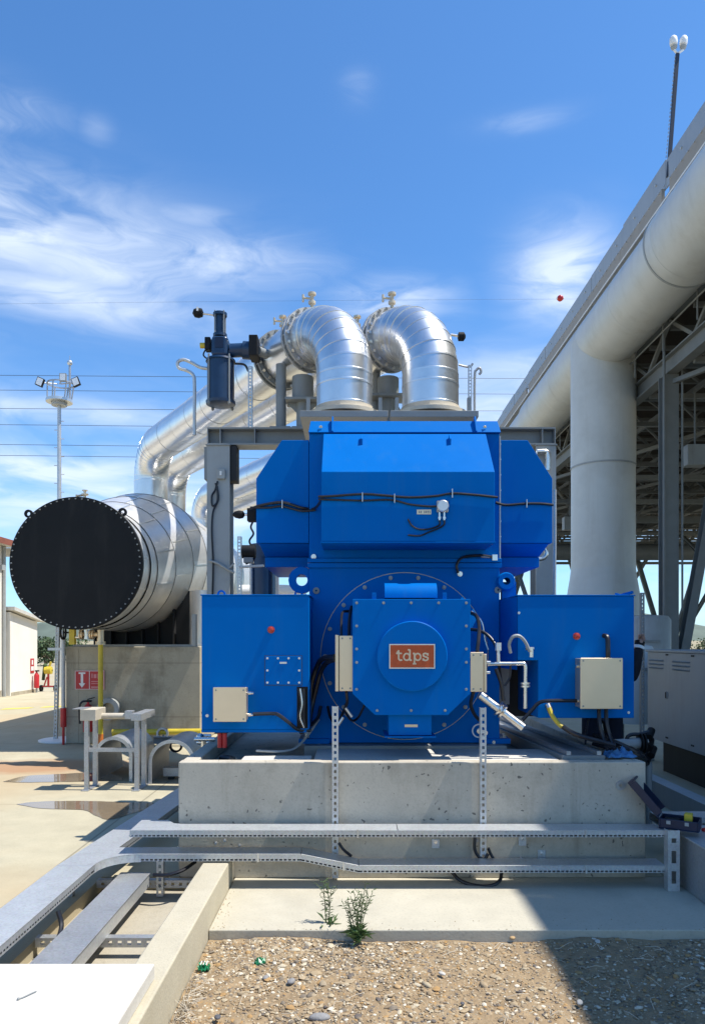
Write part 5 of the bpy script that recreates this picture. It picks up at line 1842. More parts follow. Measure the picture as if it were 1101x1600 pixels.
# ------------------------------------------------------------------ steel stand and sheet shells in the yard
def yard_things():
    t = thing('steel_stand', 'galvanised steel trestle stand with pale beam on the yard', 'stand', P(180, 1233, 7.9))
    ya, yb = 7.86, 8.12
    xl, xr = PX(135, ya), PX(213.5, ya)
    zt = PZ(1126, ya)
    for x in (xl, xr):
        for y in (ya, yb):
            w = .045
            mb = MB().box(x - w / 2, x + w / 2, y, y + .004, .008, zt).box(x - w / 2, x - w / 2 + .004, y + .005, y + .04, .008, zt).box(x + w / 2 - .004, x + w / 2, y + .005, y + .04, .008, zt)
            build(mb, 'post', GALVD, t)
        build(MB().box(x - .04, x + .04, ya - .05, yb + .08, .001, .008), 'foot_plate', GALVD, t)
    build(MB().box(xl - .055, xl + .11, ya - .03, yb + .03, zt + .001, zt + .12), 'cap_block', BEIGE, t, bevel=.004)
    build(MB().box(xr - .05, xr + .06, ya - .03, yb + .26, zt + .001, zt + .075), 'cap_channel', GALVD, t, bevel=.004)
    build(MB().box(xl - .14, xl - .02, ya - .02, yb - .05, zt + .121, zt + .127), 'thin_plate', GALVD, t)
    build(MB().cyl((xl + .08, yb - .08, zt + .03), (xr - .16, yb - .08, zt + .03), .034, .034, n=14).cyl((xr - .16, yb - .08, zt + .03), (xr - .10, yb - .08, zt + .03), .034, .012, n=14), 'pale_beam', BEIGE, t)
    build(MB().box(xr - .17, xr - .09, yb - .12, yb - .02, zt + .0, zt + .09), 'clamp', GALVD, t, bevel=.004)
    z = PZ(1172, ya)
    build(MB().box(xl + .024, xr - .024, ya + .005, ya + .035, z - .02, z + .02), 'crossbar', GALVD, t)

    def shell(label, px0, px1, Y, Lg, pztop, lean=0.0):
        s = thing('sheet_shell', label, 'metal shell', P((px0 + px1) / 2, 1000 + 1.6 * F / Y, Y), 'sheet shells')
        x0, x1 = PX(px0, Y), PX(px1, Y)
        r = (x1 - x0) / 2
        zt_ = PZ(pztop, Y)
        xm = (x0 + x1) / 2
        prof = [(x0, .002), (x0, zt_ - r)] + [(xm - r * math.cos(PI * k / 20), zt_ - r + r * math.sin(PI * k / 20)) for k in range(1, 20)] + [(x1, zt_ - r), (x1, .002)]

        def arch(p_in, p_out, y0, y1, slant=0.0):
            mb = MB()
            n = len(p_in)
            vs = [(x, y0, z) for x, z in p_out] + [(x, y0, z) for x, z in p_in] + [(x, y1 + slant * z, z) for x, z in p_out] + [(x, y1 + slant * z, z) for x, z in p_in]
            fs = []
            for i in range(n - 1):
                fs += [(i, i + 1, n + i + 1, n + i), (2 * n + i, 3 * n + i, 3 * n + i + 1, 2 * n + i + 1), (i, 2 * n + i, 2 * n + i + 1, i + 1), (n + i, n + i + 1, 3 * n + i + 1, 3 * n + i)]
            fs += [(0, n, 3 * n, 2 * n), (n - 1, 3 * n - 1, 4 * n - 1, 2 * n - 1)]
            return mb.add(vs, fs)

        def off(d):
            out = []
            for x, z in prof:
                if z <= zt_ - r:
                    out.append((x + (d if x > xm else -d), z))
                else:
                    v = V((x - xm, 0, z - (zt_ - r))).normalized()
                    out.append((x + v.x * d, z + v.z * d))
            return out
        build(arch(off(-.004), off(.0), Y + .012, Y + Lg, lean), 'curved_sheet', GALVD, s)
        build(arch(off(-.030), off(.008), Y, Y + .011), 'rim_flange', GALV, s)
    shell('arched galvanised sheet shell standing just behind the steel stand', 149, 206, 8.35, 1.0, 1152, -.3)
    shell('arched galvanised sheet shell standing between the stand and the plinth corner', 233, 304, 8.2, .9, 1157, -.1)
    # offcuts near the plinth
    o = thing('channel_offcut', 'short grey steel channel lying on the ground inside the right sheet shell', 'steel offcut', P(290, 1215, 8.4))
    y = 8.45
    build(MB().box(PX(255, y), PX(335, y), y, y + .02, PZ(1213, y), PZ(1200, y)).box(PX(255, y), PX(335, y), y + .021, y + .12, PZ(1201.5, y), PZ(1200, y)), 'channel', GALVD, o)
    for a in (262, 318):
        build(MB().box(PX(a, y), PX(a + 8, y), y + .02, y + .1, .001, PZ(1213, y)), 'block', BRUSH, o)
    o = thing('pallet_beam', 'dark grey beam propped behind the right sheet shell', 'steel offcut', P(285, 1180, 9.6))
    y = 9.6
    build(MB().hbeam((PX(240, y), y, .30), (PX(320, y), y, .30), .09, .08, .008, .006), 'beam', GREY, o)
    build(MB().box(PX(246, y), PX(256, y), y - .04, y + .04, .001, .254).box(PX(306, y), PX(316, y), y - .04, y + .04, .001, .254), 'prop', GREY, o)
    build(MB().lathe([(-.02, .06), (-.02, .085), (.02, .085), (.02, .06)], (PX(278, y), y - .1, .24), (0, 1, 0), 20, True), 'ring', BLACK, o)
    # bright pipework at the left edge of the plinth
    o = thing('drain_pipework', 'bright steel drain pipes lying on the plinth edge below the left cabinet', 'pipework', P(315, 1165, 6.3))
    for i, (py, px0, px1) in enumerate(((1155, 304, 336), (1160, 303, 340), (1150, 306, 330))):
        y = 6.0 + .12 * i
        build(MB().cyl((max(PX(px0, y), -1.30), y, PZ(py, y)), (PX(px1, y), y, PZ(py, y)), .018, n=10), 'pipe', CHROME, o)
    build(MB().sphere((PX(313, 6.1), 6.1, PZ(1152, 6.1)), .035, 12, 8).cyl((PX(318, 6.1), 6.1, .70), (PX(318, 6.1), 6.1, PZ(1152, 6.1)), .02, n=8), 'valve', CHROME, o)
    o = thing('hose_coil', 'dark rubber hose end lying on the plinth behind the front left rim', 'hose', (-.99, 5.2, .69))
    build(MB().tube([(-1.05, 5.25, .72), (-.98, 5.18, .73), (-.9, 5.22, .72), (-.88, 5.4, .72), (-.98, 5.5, .72)], .03, 10, smooth=5), 'hose', RUBBER, o)


yard_things()


# ------------------------------------------------------------------ things on and beside the right end of the plinth
def right_end():
    # channel on the plinth, pipe and valves
    t = thing('cable_channel', 'grey steel cable channel running back along the right of the plinth top', 'channel', (1.55, 6, .69))
    build(MB().hexa([(1.44, 5.12, .692), (1.74, 5.12, .692), (1.50, 7.6, .692), (1.24, 7.6, .692), (1.44, 5.12, .80), (1.74, 5.12, .80), (1.50, 7.6, .80), (1.24, 7.6, .80)]), 'channel', GREY, t, bevel=.006)
    build(MB().hexa([(1.47, 5.12, .802), (1.50, 5.12, .802), (1.30, 7.4, .802), (1.27, 7.4, .802), (1.47, 5.12, .83), (1.50, 5.12, .83), (1.30, 7.4, .83), (1.27, 7.4, .83)]), 'edge_rail', GALVD, t)
    build(MB().hexa([(1.68, 5.12, .802), (1.71, 5.12, .802), (1.49, 7.4, .802), (1.46, 7.4, .802), (1.68, 5.12, .83), (1.71, 5.12, .83), (1.49, 7.4, .83), (1.46, 7.4, .83)]), 'edge_rail', GALVD, t)
    t = thing('coolant_pipe', 'grey horizontal pipe with black valve cluster right of the plinth', 'pipe', P(990, 1200, 6.1))
    Y = 6.1
    build(MB().cyl(P(955, 1164, Y), P(1010, 1160, Y), .045, n=16), 'pipe', GREYL, t)
    build(MB().cyl(P(998, 1161, Y), P(998, 1161, Y) + V((.012, 0, 0)), .085, n=20).cyl(P(1003, 1161, Y), P(1003, 1161, Y) + V((.012, 0, 0)), .085, n=20), 'flange', BLACK, t)
    for px, py, r in ((1015, 1148, .032), (1012, 1163, .040), (1019, 1176, .028), (1010, 1186, .036)):
        p = P(px, py, Y)
        build(MB().cyl(p + V((-.03, -.04, -.02)), p + V((.03, .05, .03)), r, n=12), 'valve_body', BLACK, t)
    build(MB().cyl(P(1012, 1190, Y), V((PX(1012, Y), Y, 0)), .03, n=10), 'support', GREY, t)
    cable([(975, 1175, Y), (978, 1155, Y), (985, 1148, Y), (1000, 1147, Y), (1013, 1143, Y)], .016, t)
    cable([(985, 1175, Y), (990, 1160, Y), (1002, 1150, Y)], .012, t)
    t = thing('blue_rag', 'crumpled blue rag on the right front corner of the plinth', 'rag', P(965, 1185, 5.15))
    rn = random.Random(4)
    mb = MB()
    p = P(966, 1180, 5.2)
    nx, ny = 14, 9
    vs = []
    for j in range(ny + 1):
        for i in range(nx + 1):
            u, v = i / nx - .5, j / ny - .5
            edge = 1 - min(1, 4 * max(abs(u), abs(v)) ** 2)
            vs.append((p.x + u * .20 + .015 * math.sin(v * 17), 5.18 + v * .15 + .015 * math.sin(u * 15), .785 + edge * (.035 + .022 * math.sin(u * 21 + v * 9) + .014 * math.sin(v * 27)) + rn.uniform(0, .006)))
    fs = [(j * (nx + 1) + i, j * (nx + 1) + i + 1, (j + 1) * (nx + 1) + i + 1, (j + 1) * (nx + 1) + i) for j in range(ny) for i in range(nx)]
    rg = build(mb.add(vs, fs), 'cloth', RAG, t, angle=80)
    md = rg.modifiers.new('thickness', 'SOLIDIFY')
    md.thickness = .003
    # loose black cables heaped by the valve cluster
    t = thing('cable_heap', 'heap of black cables under the right cabinet at the plinth edge', 'cable', P(950, 1180, 5.5))
    for k in range(9):
        a, b = rn.uniform(925, 945), rn.uniform(968, 1000)
        cable([(a, rn.uniform(1148, 1165), 5.6), ((a + b) / 2 + rn.uniform(-8, 8), rn.uniform(1160, 1178), 5.5), (b, rn.uniform(1168, 1182), 5.5), (b + rn.uniform(2, 14), rn.uniform(1180, 1196), 5.7)], rn.uniform(.012, .020), t, n=7)
    # grey enclosure
    X0 = 3.62
    e = thing('machine_enclosure', 'long grey steel equipment enclosure with louvred doors at the right edge', 'enclosure', (4.3, 7.2, 0))
    y0, y1, z0, z1 = 4.6, 9.15, .40, 1.485
    build(MB().box(X0 + .02, X0 + 1.5, y0, y1, z0, z1 - .03), 'shell', ENCL, e, bevel=.01)
    build(MB().box(X0 - .012, X0 + 1.53, y0 - .03, y1 + .03, z1 - .029, z1), 'roof', ENCL, e, bevel=.006)
    build(MB().box(X0 + .16, X0 + 1.4, y0 + .1, y1 - .1, 0, z0 - .001), 'base_skid', BLACK, e)
    for k in range(3):
        ya = y1 - .02 - k * 1.50
        yb = ya - 1.497
        d = build(MB().box(X0, X0 + .018, yb, ya, z0 + .002, z1 - .032), 'door', ENCL, e, bevel=.002)
        for r in range(3):
            zz = z1 - .12 - r * .045
            for (a, b) in ((.06, .46), (.72, 1.14)):
                build(MB().prism([(0, 0), (-.014, -.006), (0, -.02)], (1, 0, 0), (0, 0, 1), (X0 - .0005, ya - b, zz), (0, b - a, 0)), 'louvre', ENCL, d)
        yy = ya - .55
        build(MB().lathe([(0, .045), (-.006, .045), (-.006, .001)], (X0, yy, .96), (1, 0, 0), 20), 'latch_plate', ENCL, d)
        build(MB().box(X0 - .014, X0 - .0065, yy - .008, yy + .008, .925, .995), 'latch', BLACK, d)
        for zz in (z1 - .065, z0 + .06):
            for c in (.50, 1.15):
                build(MB().box(X0 - .006, X0 - .0005, ya - c - .06, ya - c - .035, zz, zz + .018).box(X0 - .006, X0 - .0005, ya - c - .10, ya - c - .075, zz, zz + .018), 'hinge', BLACK, d)
    # light kerb and the tray that runs to the right
    k = build(MB().box(2.98, 3.12, 5.05, 8.6, 0.001, .20), 'low_wall', GREYL, label='low grey wall edge running back beside the enclosure base', cat='low wall', bevel=.006)
    tray('cable_tray', 'short galvanised cable tray leaving to the right behind the toolbox', [(2.25, 5.45, .29), (3.6, 5.45, .29)], .2, .06)
    for x in (2.5, 3.3):
        build(MB().box(x, x + .04, 5.5, 5.54, .001, .228), 'support_stub', GALVD, label='short steel leg under the tray behind the toolbox, ' + ('nearer the plinth' if x < 3 else 'nearer the enclosure'), cat='support leg')
    # galvanised box at the right frame edge
    b = thing('floor_trunking', 'grey galvanised floor box with small yellow label right of the tray leg', 'metal box', (2.45, 4.6, 0))
    build(MB().box(2.12, 2.85, 4.42, 4.98, .002, .335), 'box', GALVD, b, bevel=.006)
    build(MB().box(2.105, 2.87, 4.40, 5.0, .336, .348), 'lid', GALV, b, bevel=.003)
    build(MB().box(2.16, 2.20, 4.416, 4.4195, .20, .26), 'yellow_label', YEL, b)
    build(MB().box(2.20, 2.225, 4.36, 4.398, .002, .335), 'corner_post', GALV, b)
    build(MB().lathe([(0, .001), (0, .04), (.008, .04), (.008, .001)], (2.212, 4.36, .001), (0, 0, 1), 16), 'foot', GALVD, b)
    # blue toolbox, open
    c = thing('toolbox', 'open dark blue plastic toolbox standing on the right end of the upper tray', 'toolbox', (2.11, 4.79, .35))
    zb = .377
    c.rotation_euler = (0, 0, R(-30))
    c.scale = (1.2, 1.2, 1.2)
    ox, oy = ORG[c.name].x, ORG[c.name].y
    x0, x1, ya, yb = ox - .10, ox + .10, oy - .07, oy + .07
    build(MB().box(x0, x1, ya, yb, zb, zb + .006).box(x0, x0 + .008, ya, yb, zb + .0061, zb + .055).box(x1 - .008, x1, ya, yb, zb + .0061, zb + .055).box(x0 + .0081, x1 - .0081, ya, ya + .008, zb + .0061, zb + .055).box(x0 + .0081, x1 - .0081, yb - .008, yb, zb + .0061, zb + .055), 'tray_body', CASE, c, bevel=.003)
    ax, az = V((-.155, 0, .175)), V((.75, 0, .66))
    h0 = V((x0 - .002, 0, zb + .057))
    m = h0 + ax / 2 + V((0, (ya + yb) / 2, 0))
    lid = build(MB().obox(m, ax / 2, (0, (yb - ya) / 2, 0), az * .004), 'lid', CASE, c, bevel=.003)
    mm = m + az * .020
    an = ax.normalized()
    build(MB().obox(mm + ax * .47, an * .006, (0, (yb - ya) / 2, 0), az * .018).obox(mm - V((0, (yb - ya) * .47, 0)), ax * .44, (0, .005, 0), az * .018).obox(mm + V((0, (yb - ya) * .47, 0)), ax * .44, (0, .005, 0), az * .018), 'lid_rim', CASE, lid)
    build(MB().obox(m - az * .006 + ax * .30, an * .014, (0, .016, 0), az * .0012), 'emblem', SILVER, lid)
    for dx in (.04, .13):
        build(MB().box(x0 + dx, x0 + dx + .02, ya - .006, ya - .0005, zb + .03, zb + .048), 'latch', GREYL, c)
    build(MB().box(x0 + .02, x0 + .10, ya + .03, yb - .03, zb + .007, zb + .045), 'tool_insert', BLACK, c, bevel=.006)
    build(MB().box(x0 + .12, x0 + .16, ya + .06, yb - .03, zb + .007, zb + .080), 'yellow_packet', YEL, c, bevel=.003)
    r = thing('screwdriver', 'small red handled screwdriver lying beside the toolbox', 'tool', (2.31, 4.85, .348))
    build(MB().cyl((2.27, 4.82, .362), (2.35, 4.86, .362), .012, n=10), 'handle', RED, r)
    build(MB().cyl((2.35, 4.86, .362), (2.44, 4.905, .362), .003, n=6), 'shaft', CHROME, r)
    # pale tank and bracket post behind the right cabinet
    tk = thing('pale_tank', 'pale upright tank seen between right cabinet and grey enclosure', 'tank', P(996, 1130, 9.7))
    x = PX(990, 9.9)
    build(MB().lathe([(0, .01), (0, .30), (.9, .30), (1.02, .22), (1.06, .01)], (x, 9.9, .5), (0, 0, 1), 28), 'shell', DUCT, tk)
    build(MB().lathe([(.0, .302), (.0, .315), (.04, .315), (.04, .302)], (x, 9.9, 1.2), (0, 0, 1), 28), 'band', GREYL, tk)
    for dx in (-.2, .2):
        build(MB().cyl((x + dx, 9.8, 0), (x + dx, 9.8, .6), .03, n=10), 'leg', GREY, tk)
    strut_post('strut_post', 'thin perforated strut beside the raised hand right of the blue cabinet', (PX(1003.5, 7.45), 7.45, .0), (PX(1003.5, 7.45), 7.45, PZ(926, 7.45)), .035, .04, mat=GREY)
    b = thing('condensate_tank', 'grey rounded tank behind the right blue cabinet at the steel column', 'tank', (8.0, 18.6, 0))
    build(MB().lathe([(0, .01), (0, .52), (2.1, .52), (2.2, .45), (2.24, .01)], (PX(1013, 18.6), 18.6, 0), (0, 0, 1), 30), 'shell', GREYL, b)
    build(MB().box(PX(992, 18), PX(1032, 18), 18.04, 18.07, 1.55, 1.60), 'rail', GREY, b)


right_end()


# ------------------------------------------------------------------ person half hidden behind the right cabinet
def skinned(name, verts, edges, radii, mat, parent, root=0, sub=2):
    me = bpy.data.meshes.new(name)
    o0 = ORG[parent.name]
    me.from_pydata([tuple(V(v) - o0) for v in verts], edges, [])
    o = bpy.data.objects.new(name, me)
    C.objects.link(o)
    o.parent = parent
    ORG[o.name] = o0
    sk = o.modifiers.new('skin', 'SKIN')
    sk.use_smooth_shade = True
    for i, r in enumerate(radii):
        s = me.skin_vertices[0].data[i]
        s.radius = r if isinstance(r, tuple) else (r, r)
        s.use_root = (i == root)
    sb = o.modifiers.new('sub', 'SUBSURF')
    sb.levels = sub
    sb.render_levels = sub
    me.materials.append(mat)
    return o


def person():
    px, py = 2.44, 7.28
    t = thing('person', 'person in black work clothes standing behind the right cabinet, one hand raised', 'person', (px, py, 0))
    v = lambda x, y, z: V((px + x, py + y, z))
    # body: pelvis, spine, neck, head, legs, arms
    hand = V((PX(1004.5, 7.33), 7.38, PZ(997, 7.33)))
    elbow = v(.29, -.02, 1.20)
    vs = [v(0, 0, .95), v(0, 0, 1.15), v(0, .01, 1.36), v(0, 0, 1.50), v(0, -.01, 1.58), v(0, -.02, 1.68), v(0, -.01, 1.76),
          v(-.10, 0, .88), v(-.11, -.01, .48), v(-.11, .02, .09), v(-.12, -.14, .04),
          v(.10, 0, .88), v(.12, -.01, .48), v(.13, .02, .09), v(.14, -.14, .04),
          v(-.19, .01, 1.42), v(-.26, .02, 1.16), v(-.22, -.12, .95), v(-.21, -.18, .88),
          v(.19, .01, 1.42), elbow, hand - V((.03, 0, .10)), hand]
    es = [(0, 1), (1, 2), (2, 3), (3, 4), (4, 5), (5, 6), (0, 7), (7, 8), (8, 9), (9, 10), (0, 11), (11, 12), (12, 13), (13, 14),
          (2, 15), (15, 16), (16, 17), (17, 18), (2, 19), (19, 20), (20, 21), (21, 22)]
    rs = [(.15, .11), (.135, .10), (.15, .10), .055, .06, (.085, .10), (.06, .07), .085, .058, .042, .035, .085, .058, .042, .035, .06, .045, .035, .03, .06, .045, .036, .038]
    skinned('body', vs, es, rs, SKIN, t)
    # clothes just outside the body
    jv = [vs[0] + V((0, 0, -.05)), vs[1], vs[2], vs[3] + V((0, 0, -.04)), vs[15], vs[16], vs[17], vs[19], vs[20], vs[21] + V((.004, 0, .01))]
    je = [(0, 1), (1, 2), (2, 3), (2, 4), (4, 5), (5, 6), (2, 7), (7, 8), (8, 9)]
    jr = [(.185, .14), (.165, .13), (.185, .13), .075, .08, .065, .05, .08, .066, .052]
    skinned('jacket', jv, je, jr, CLOTH, t)
    tv = [v(0, 0, .98), v(-.10, 0, .86), v(-.12, -.01, .48), v(-.12, .02, .10), v(.10, 0, .86), v(.12, -.01, .48), v(.13, .02, .10)]
    te = [(0, 1), (1, 2), (2, 3), (0, 4), (4, 5), (5, 6)]
    skinned('trousers', tv, te, [(.17, .13), .112, .084, .07, .112, .084, .07], CLOTHN, t)
    for s in (-.12, .13):
        build(MB().sphere((px + s, py - .05, .05), .05, 12, 8), 'shoe', BLACK, t).scale = (1, 1, 1)
        build(MB().obox((px + s, py - .07, .035), (.045, 0, 0), (0, .13, 0), (0, 0, .033)), 'shoe', BLACK, t, bevel=.02)
    cuff = vs[21]
    d = (hand - elbow).normalized()
    build(MB().cyl(cuff - d * .012, cuff + d * .018, .057, n=16), 'cuff', WHITE, t)
    build(MB().cyl(cuff + d * .022, cuff + d * .070, .046, .050, n=16), 'glove_cuff', BLACK, t)
    # fingers closing round the strut
    for k in range(4):
        b = hand + V((-.018 + .004 * k, .0, .030 - .017 * k))
        skinned('finger', [b + V((-.01, .01, 0)), b + V((.004, -.030, .006)), b + V((.026, -.038, .004)), b + V((.034, -.020, 0))], [(0, 1), (1, 2), (2, 3)], [.010, .0095, .009, .008], SKIN, t, sub=1)
    skinned('thumb', [hand + V((-.02, .0, -.01)), hand + V((-.034, -.024, .012)), hand + V((-.026, -.036, .036))], [(0, 1), (1, 2)], [.012, .011, .009], SKIN, t, sub=1)
    build(MB().lathe([(-.02, .09), (.04, .098), (.09, .075), (.115, .01)], (px, py - .01, 1.70), (0, 0, 1), 20), 'hair', BLACK, t)
    nose = V((px, py - .115, 1.66))
    build(MB().ico(nose, .016, .022, .026), 'nose', SKIN, t)
    for s in (-1, 1):
        build(MB().sphere((px + s * .032, py - .106, 1.69), .012, 8, 6), 'eye', WHITE, t)
        build(MB().ico((px + s * .092, py - .01, 1.68), .012, .025, .035), 'ear', SKIN, t)
    build(MB().obox((px, py - .112, 1.618), (.024, 0, 0), (0, .006, 0), (0, 0, .005)), 'mouth', RED, t)


person()
#==FAR==
# ------------------------------------------------------------------ air cooled condenser at the right
def condenser():
    WX, ZT, ZB = 8.0, 13.9, 13.2
    YA, YB = -5.0, 64.0
    w = thing('wind_wall', 'grey sheet wind wall along the top edge of the condenser', 'wind wall', (WX, 30, ZB))
    n = 23
    L = (YB - YA) / n
    rn = random.Random(9)
    mb_b = MB()
    for k in range(n):
        y0, y1 = YA + k * L, YA + (k + 1) * L
        dz = rn.uniform(-.03, .03) + (.05 if y1 < 24 else 0)
        x = WX + (.006 if k % 2 else -.006)
        build(MB().box(x, x + .04, y0 + .0015, y1 - .0015, ZB + .003, ZT + dz), 'panel', WALLP, w, bevel=.006, seg=1)
        build(MB().box(WX - .10, WX - .02, y0 + .01, y1 - (.45 if k in (7, 12, 16) else .012), ZB - .40, ZB), 'trim_strip', TANT, w)
        for j in range(9):
            mb_b.cyl((WX - .10, y0 + (j + .5) * L / 9, ZB - .03), (WX - .13, y0 + (j + .5) * L / 9, ZB - .03), .022, n=6)
        for j in range(2):
            mb_b.cyl((x, y0 + (j + .4) * L / 2, ZT - .25), (x - .03, y0 + (j + .4) * L / 2, ZT - .25), .03, n=6)
    build(mb_b, 'panel_bolts', SILVER, w, kind='stuff')
    build(MB().box(WX - .14, WX - .11, YA, YB, ZB - .46, ZB - .41), 'edge_rail', WHITE, w)
    build(MB().box(WX - .108, WX + 1.2, YA, YB, ZB - .44, ZB - .402), 'soffit', DUCT, w)
    # steam duct
    DXc, DZc = 7.8, 10.9
    d = thing('steam_duct', 'large pale grey steam duct with a thick vertical riser under the wind wall', 'duct', (DXc, 23.2, 0))
    ax = V((0, 1, 0))
    o = V((DXc, 0, DZc))

    def sec(y0, y1, r0, r1, name, m=56):
        return build(MB().lathe([(y0, r0), (y1, r1)], o, ax, m), name, DUCT, d)
    sec(YA, 17.4, 1.0, 1.0, 'duct_section')
    build(MB().lathe([(17.36, 1.0), (17.36, 1.016), (17.42, 1.016), (17.42, .985)], o, ax, 56), 'weld_band', GREYL, d)
    build(MB().lathe([(17.42, .99), (17.44, .975), (17.46, .93)], o, ax, 56), 'reducer', DUCT, d)
    sec(17.46, 31.0, .925, .925, 'duct_section')
    build(MB().lathe([(31.0, .925), (31.03, .91), (31.1, .86)], o, ax, 56), 'reducer', DUCT, d)
    sec(31.1, YB, .855, .855, 'duct_section')
    for k in range(10):
        y = 1.5 + 3.1 * k
        rr = 1.0 if y < 17.4 else .925
        if abs(y - 17.4) > .3 and y < 31:
            build(MB().lathe([(y - .02, rr - .003), (y - .012, rr + .006), (y + .012, rr + .006), (y + .02, rr - .003)], o, ax, 56), 'weld_seam', DUCT, d)
    RY, rr = 23.2, .965
    build(MB().lathe([(3.82, rr + .004), (7.0, rr)], (DXc, RY, 0), (0, 0, 1), 64), 'riser_section', DUCT, d)
    build(MB().lathe([(6.98, rr + .012), (6.98, rr + .02), (7.03, rr + .02), (7.03, rr + .012)], (DXc, RY, 0), (0, 0, 1), 64, True), 'weld_band', GREYL, d)
    build(MB().lathe([(7.0, rr + .012), (10.9, rr + .012)], (DXc, RY, 0), (0, 0, 1), 64), 'riser_section', DUCT, d)
    build(MB().lathe([(0, 1.16), (2.4, 1.15), (2.8, 1.12), (3.2, 1.06), (3.55, 1.0), (3.82, rr + .004)], (DXc, RY, 0), (0, 0, 1), 64), 'riser_foot', DUCT, d)
    build(MB().lathe([(0, 1.2), (0, 1.6), (.06, 1.6), (.06, 1.2)], (DXc, RY, 0), (0, 0, 1), 48, True), 'base_flange', DUCT, d)

    # steel structure
    s = thing('condenser_structure', 'tall steel structure of columns, girders and trusses carrying the condenser', 'steel structure', (19, 30, 0))
    CX = [8.75, 19.5, 30.5]
    CY = [-2.5, 9.2, 20.6, 33.0, 46.0, 59.0]
    ZG = 9.2
    for x in CX:
        for y in CY:
            c = build(MB().hbeam((x, y, 0), (x, y, ZG - .25), .40, .40, .03, .02, up=(0, 1, 0)), 'column', TRUSS, s)
            build(MB().box(x - .35, x + .35, y - .35, y + .35, .001, .05), 'base_plate', TRUSS, c)
        build(MB().hbeam((x, YA, ZG), (x, YB, ZG), .5, .30, .04, .03), 'girder', TRUSS, s)
        build(MB().hbeam((x, YA, ZG + 1.45), (x, YB, ZG + 1.45), .35, .25, .03, .03), 'girder', TRUSS, s)
        # lacing between the two girders
        y = YA
        k = 0
        while y < YB - 1.5:
            za, zb = (ZG + .26, ZG + 1.27) if k % 2 == 0 else (ZG + 1.27, ZG + .26)
            build(MB().bar((x, y, za), (x, y + 1.5, zb), .10, .10), 'lacing_bar', TRUSS, s)
            y += 1.5
            k += 1
    # cross trusses
    y = 2.0
    idx = 0
    while y < YB:
        mb = MB()
        big = idx % 2 == 0
        zlo, zhi = ZG - (.25 if big else -.15), ZG + 1.2
        mb.bar((CX[0] + .16, y, zlo), (32, y, zlo), .14, .14)
        mb.bar((CX[0] + .16, y, zhi), (32, y, zhi), .12, .12)
        m = 16
        for k in range(m):
            xa, xb = CX[0] + .2 + (32 - CX[0] - .2) * k / m, CX[0] + .2 + (32 - CX[0] - .2) * (k + 1) / m
            a, b = (zlo, zhi) if k % 2 == 0 else (zhi, zlo)
            mb.bar((xa, y, a), (xb, y, b), .08, .08)
        build(mb, 'cross_truss', TRUSS, s)
        y += 1.45
        idx += 1
    # plan bracing under the deck and purlins
    mb = MB()
    for i, (y0, y1) in enumerate(zip(CY[:-1], CY[1:])):
        for x0, x1 in zip(CX[:-1], CX[1:]):
            m = (x0 + x1) / 2
            for a, b in (((x0, y0), (m, y1)), ((x1, y0), (m, y1)), ((x0, y1), (m, y0)), ((x1, y1), (m, y0))):
                build(MB().bar((a[0], a[1], ZG - .45), (b[0], b[1], ZG - .45), .12, .12), 'plan_brace', TRUSS, s)
    for k in range(9):
        x = 10.3 + k * 2.4
        build(MB().bar((x, 1, ZG - .02), (x, YB, ZG - .02), .10, .14), 'purlin', TRUSS, s)
    for k in range(10):
        y = 30.5 + k * 3.4
        z = ZG - .9 - .35 * (k % 3)
        build(MB().bar((CX[0] + .2, y, z), (32, y, z), .16, .20), 'fan_bridge', TRUSS, s)
        for j in range(6):
            x = 10.5 + 3.6 * j
            build(MB().bar((x, y, z), (x + 1.3, y, ZG + .2), .09, .09), 'hanger', TRUSS, s)
    # raking braces
    def brace(p0, p1, wd=.26):
        build(MB().hbeam(p0, p1, wd, wd * .8, .02, .02), 'brace', TRUSS, s)
    brace((8.95, 20.6, .2), (10.55, 20.6, ZG - .3), .3)
    for x in CX[1:]:
        for y in CY[2:]:
            brace((x, y, .3), (x - 2.6, y, ZG - .3))
            brace((x, y, .3), (x + 2.6, y, ZG - .3))
    for y in CY[3:]:
        brace((CX[0], y, .3), (CX[0] + 2.6, y, ZG - .3))
    for x in CX:
        for y0, y1 in zip(CY[3:-1], CY[4:]):
            ym = (y0 + y1) / 2
            brace((x, y0, .3), (x, ym, 5.2), .2)
            brace((x, y1, .3), (x, ym, 5.2), .2)
            brace((x, y0, ZG - .3), (x, ym, 5.2), .2)
            brace((x, y1, ZG - .3), (x, ym, 5.2), .2)
    # header pipe slung across, walkway rail, flood lamp boxes
    build(MB().cyl((8.0, 45.0, 6.95), (33, 45.0, 6.95), .5, n=20), 'cross_header', TRUSS, s)
    hr = MB()
    for z in (ZG + .75, ZG + 1.25):
        hr.cyl((8.35, 14, z), (8.35, 40, z), .025, n=6)
    for k in range(14):
        hr.cyl((8.35, 14 + 2 * k, ZG + .2), (8.35, 14 + 2 * k, ZG + 1.26), .022, n=6)
    build(hr, 'handrail', TRUSS, s)
    for y in (21.5, 34):
        p = V((9.9, y, ZG - 2.3))
        lb = build(MB().box(p.x - .3, p.x + .3, p.y - .2, p.y + .2, p.z - .25, p.z + .35), 'lamp_box', GREYL, s, bevel=.02)
        build(MB().cyl(p + V((0, 0, .35)), p + V((0, 0, 2.0)), .03, n=8), 'lamp_hanger', TRUSS, lb)
    build(MB().cyl((8.5, 20.3, 0), (8.5, 20.3, ZG + .8), .04, n=8), 'conduit', TRUSS, s)
    build(MB().cyl((9.0, 20.3, 2.4), (9.0, 20.3, 9.0), .03, n=8), 'conduit', TRUSS, s)
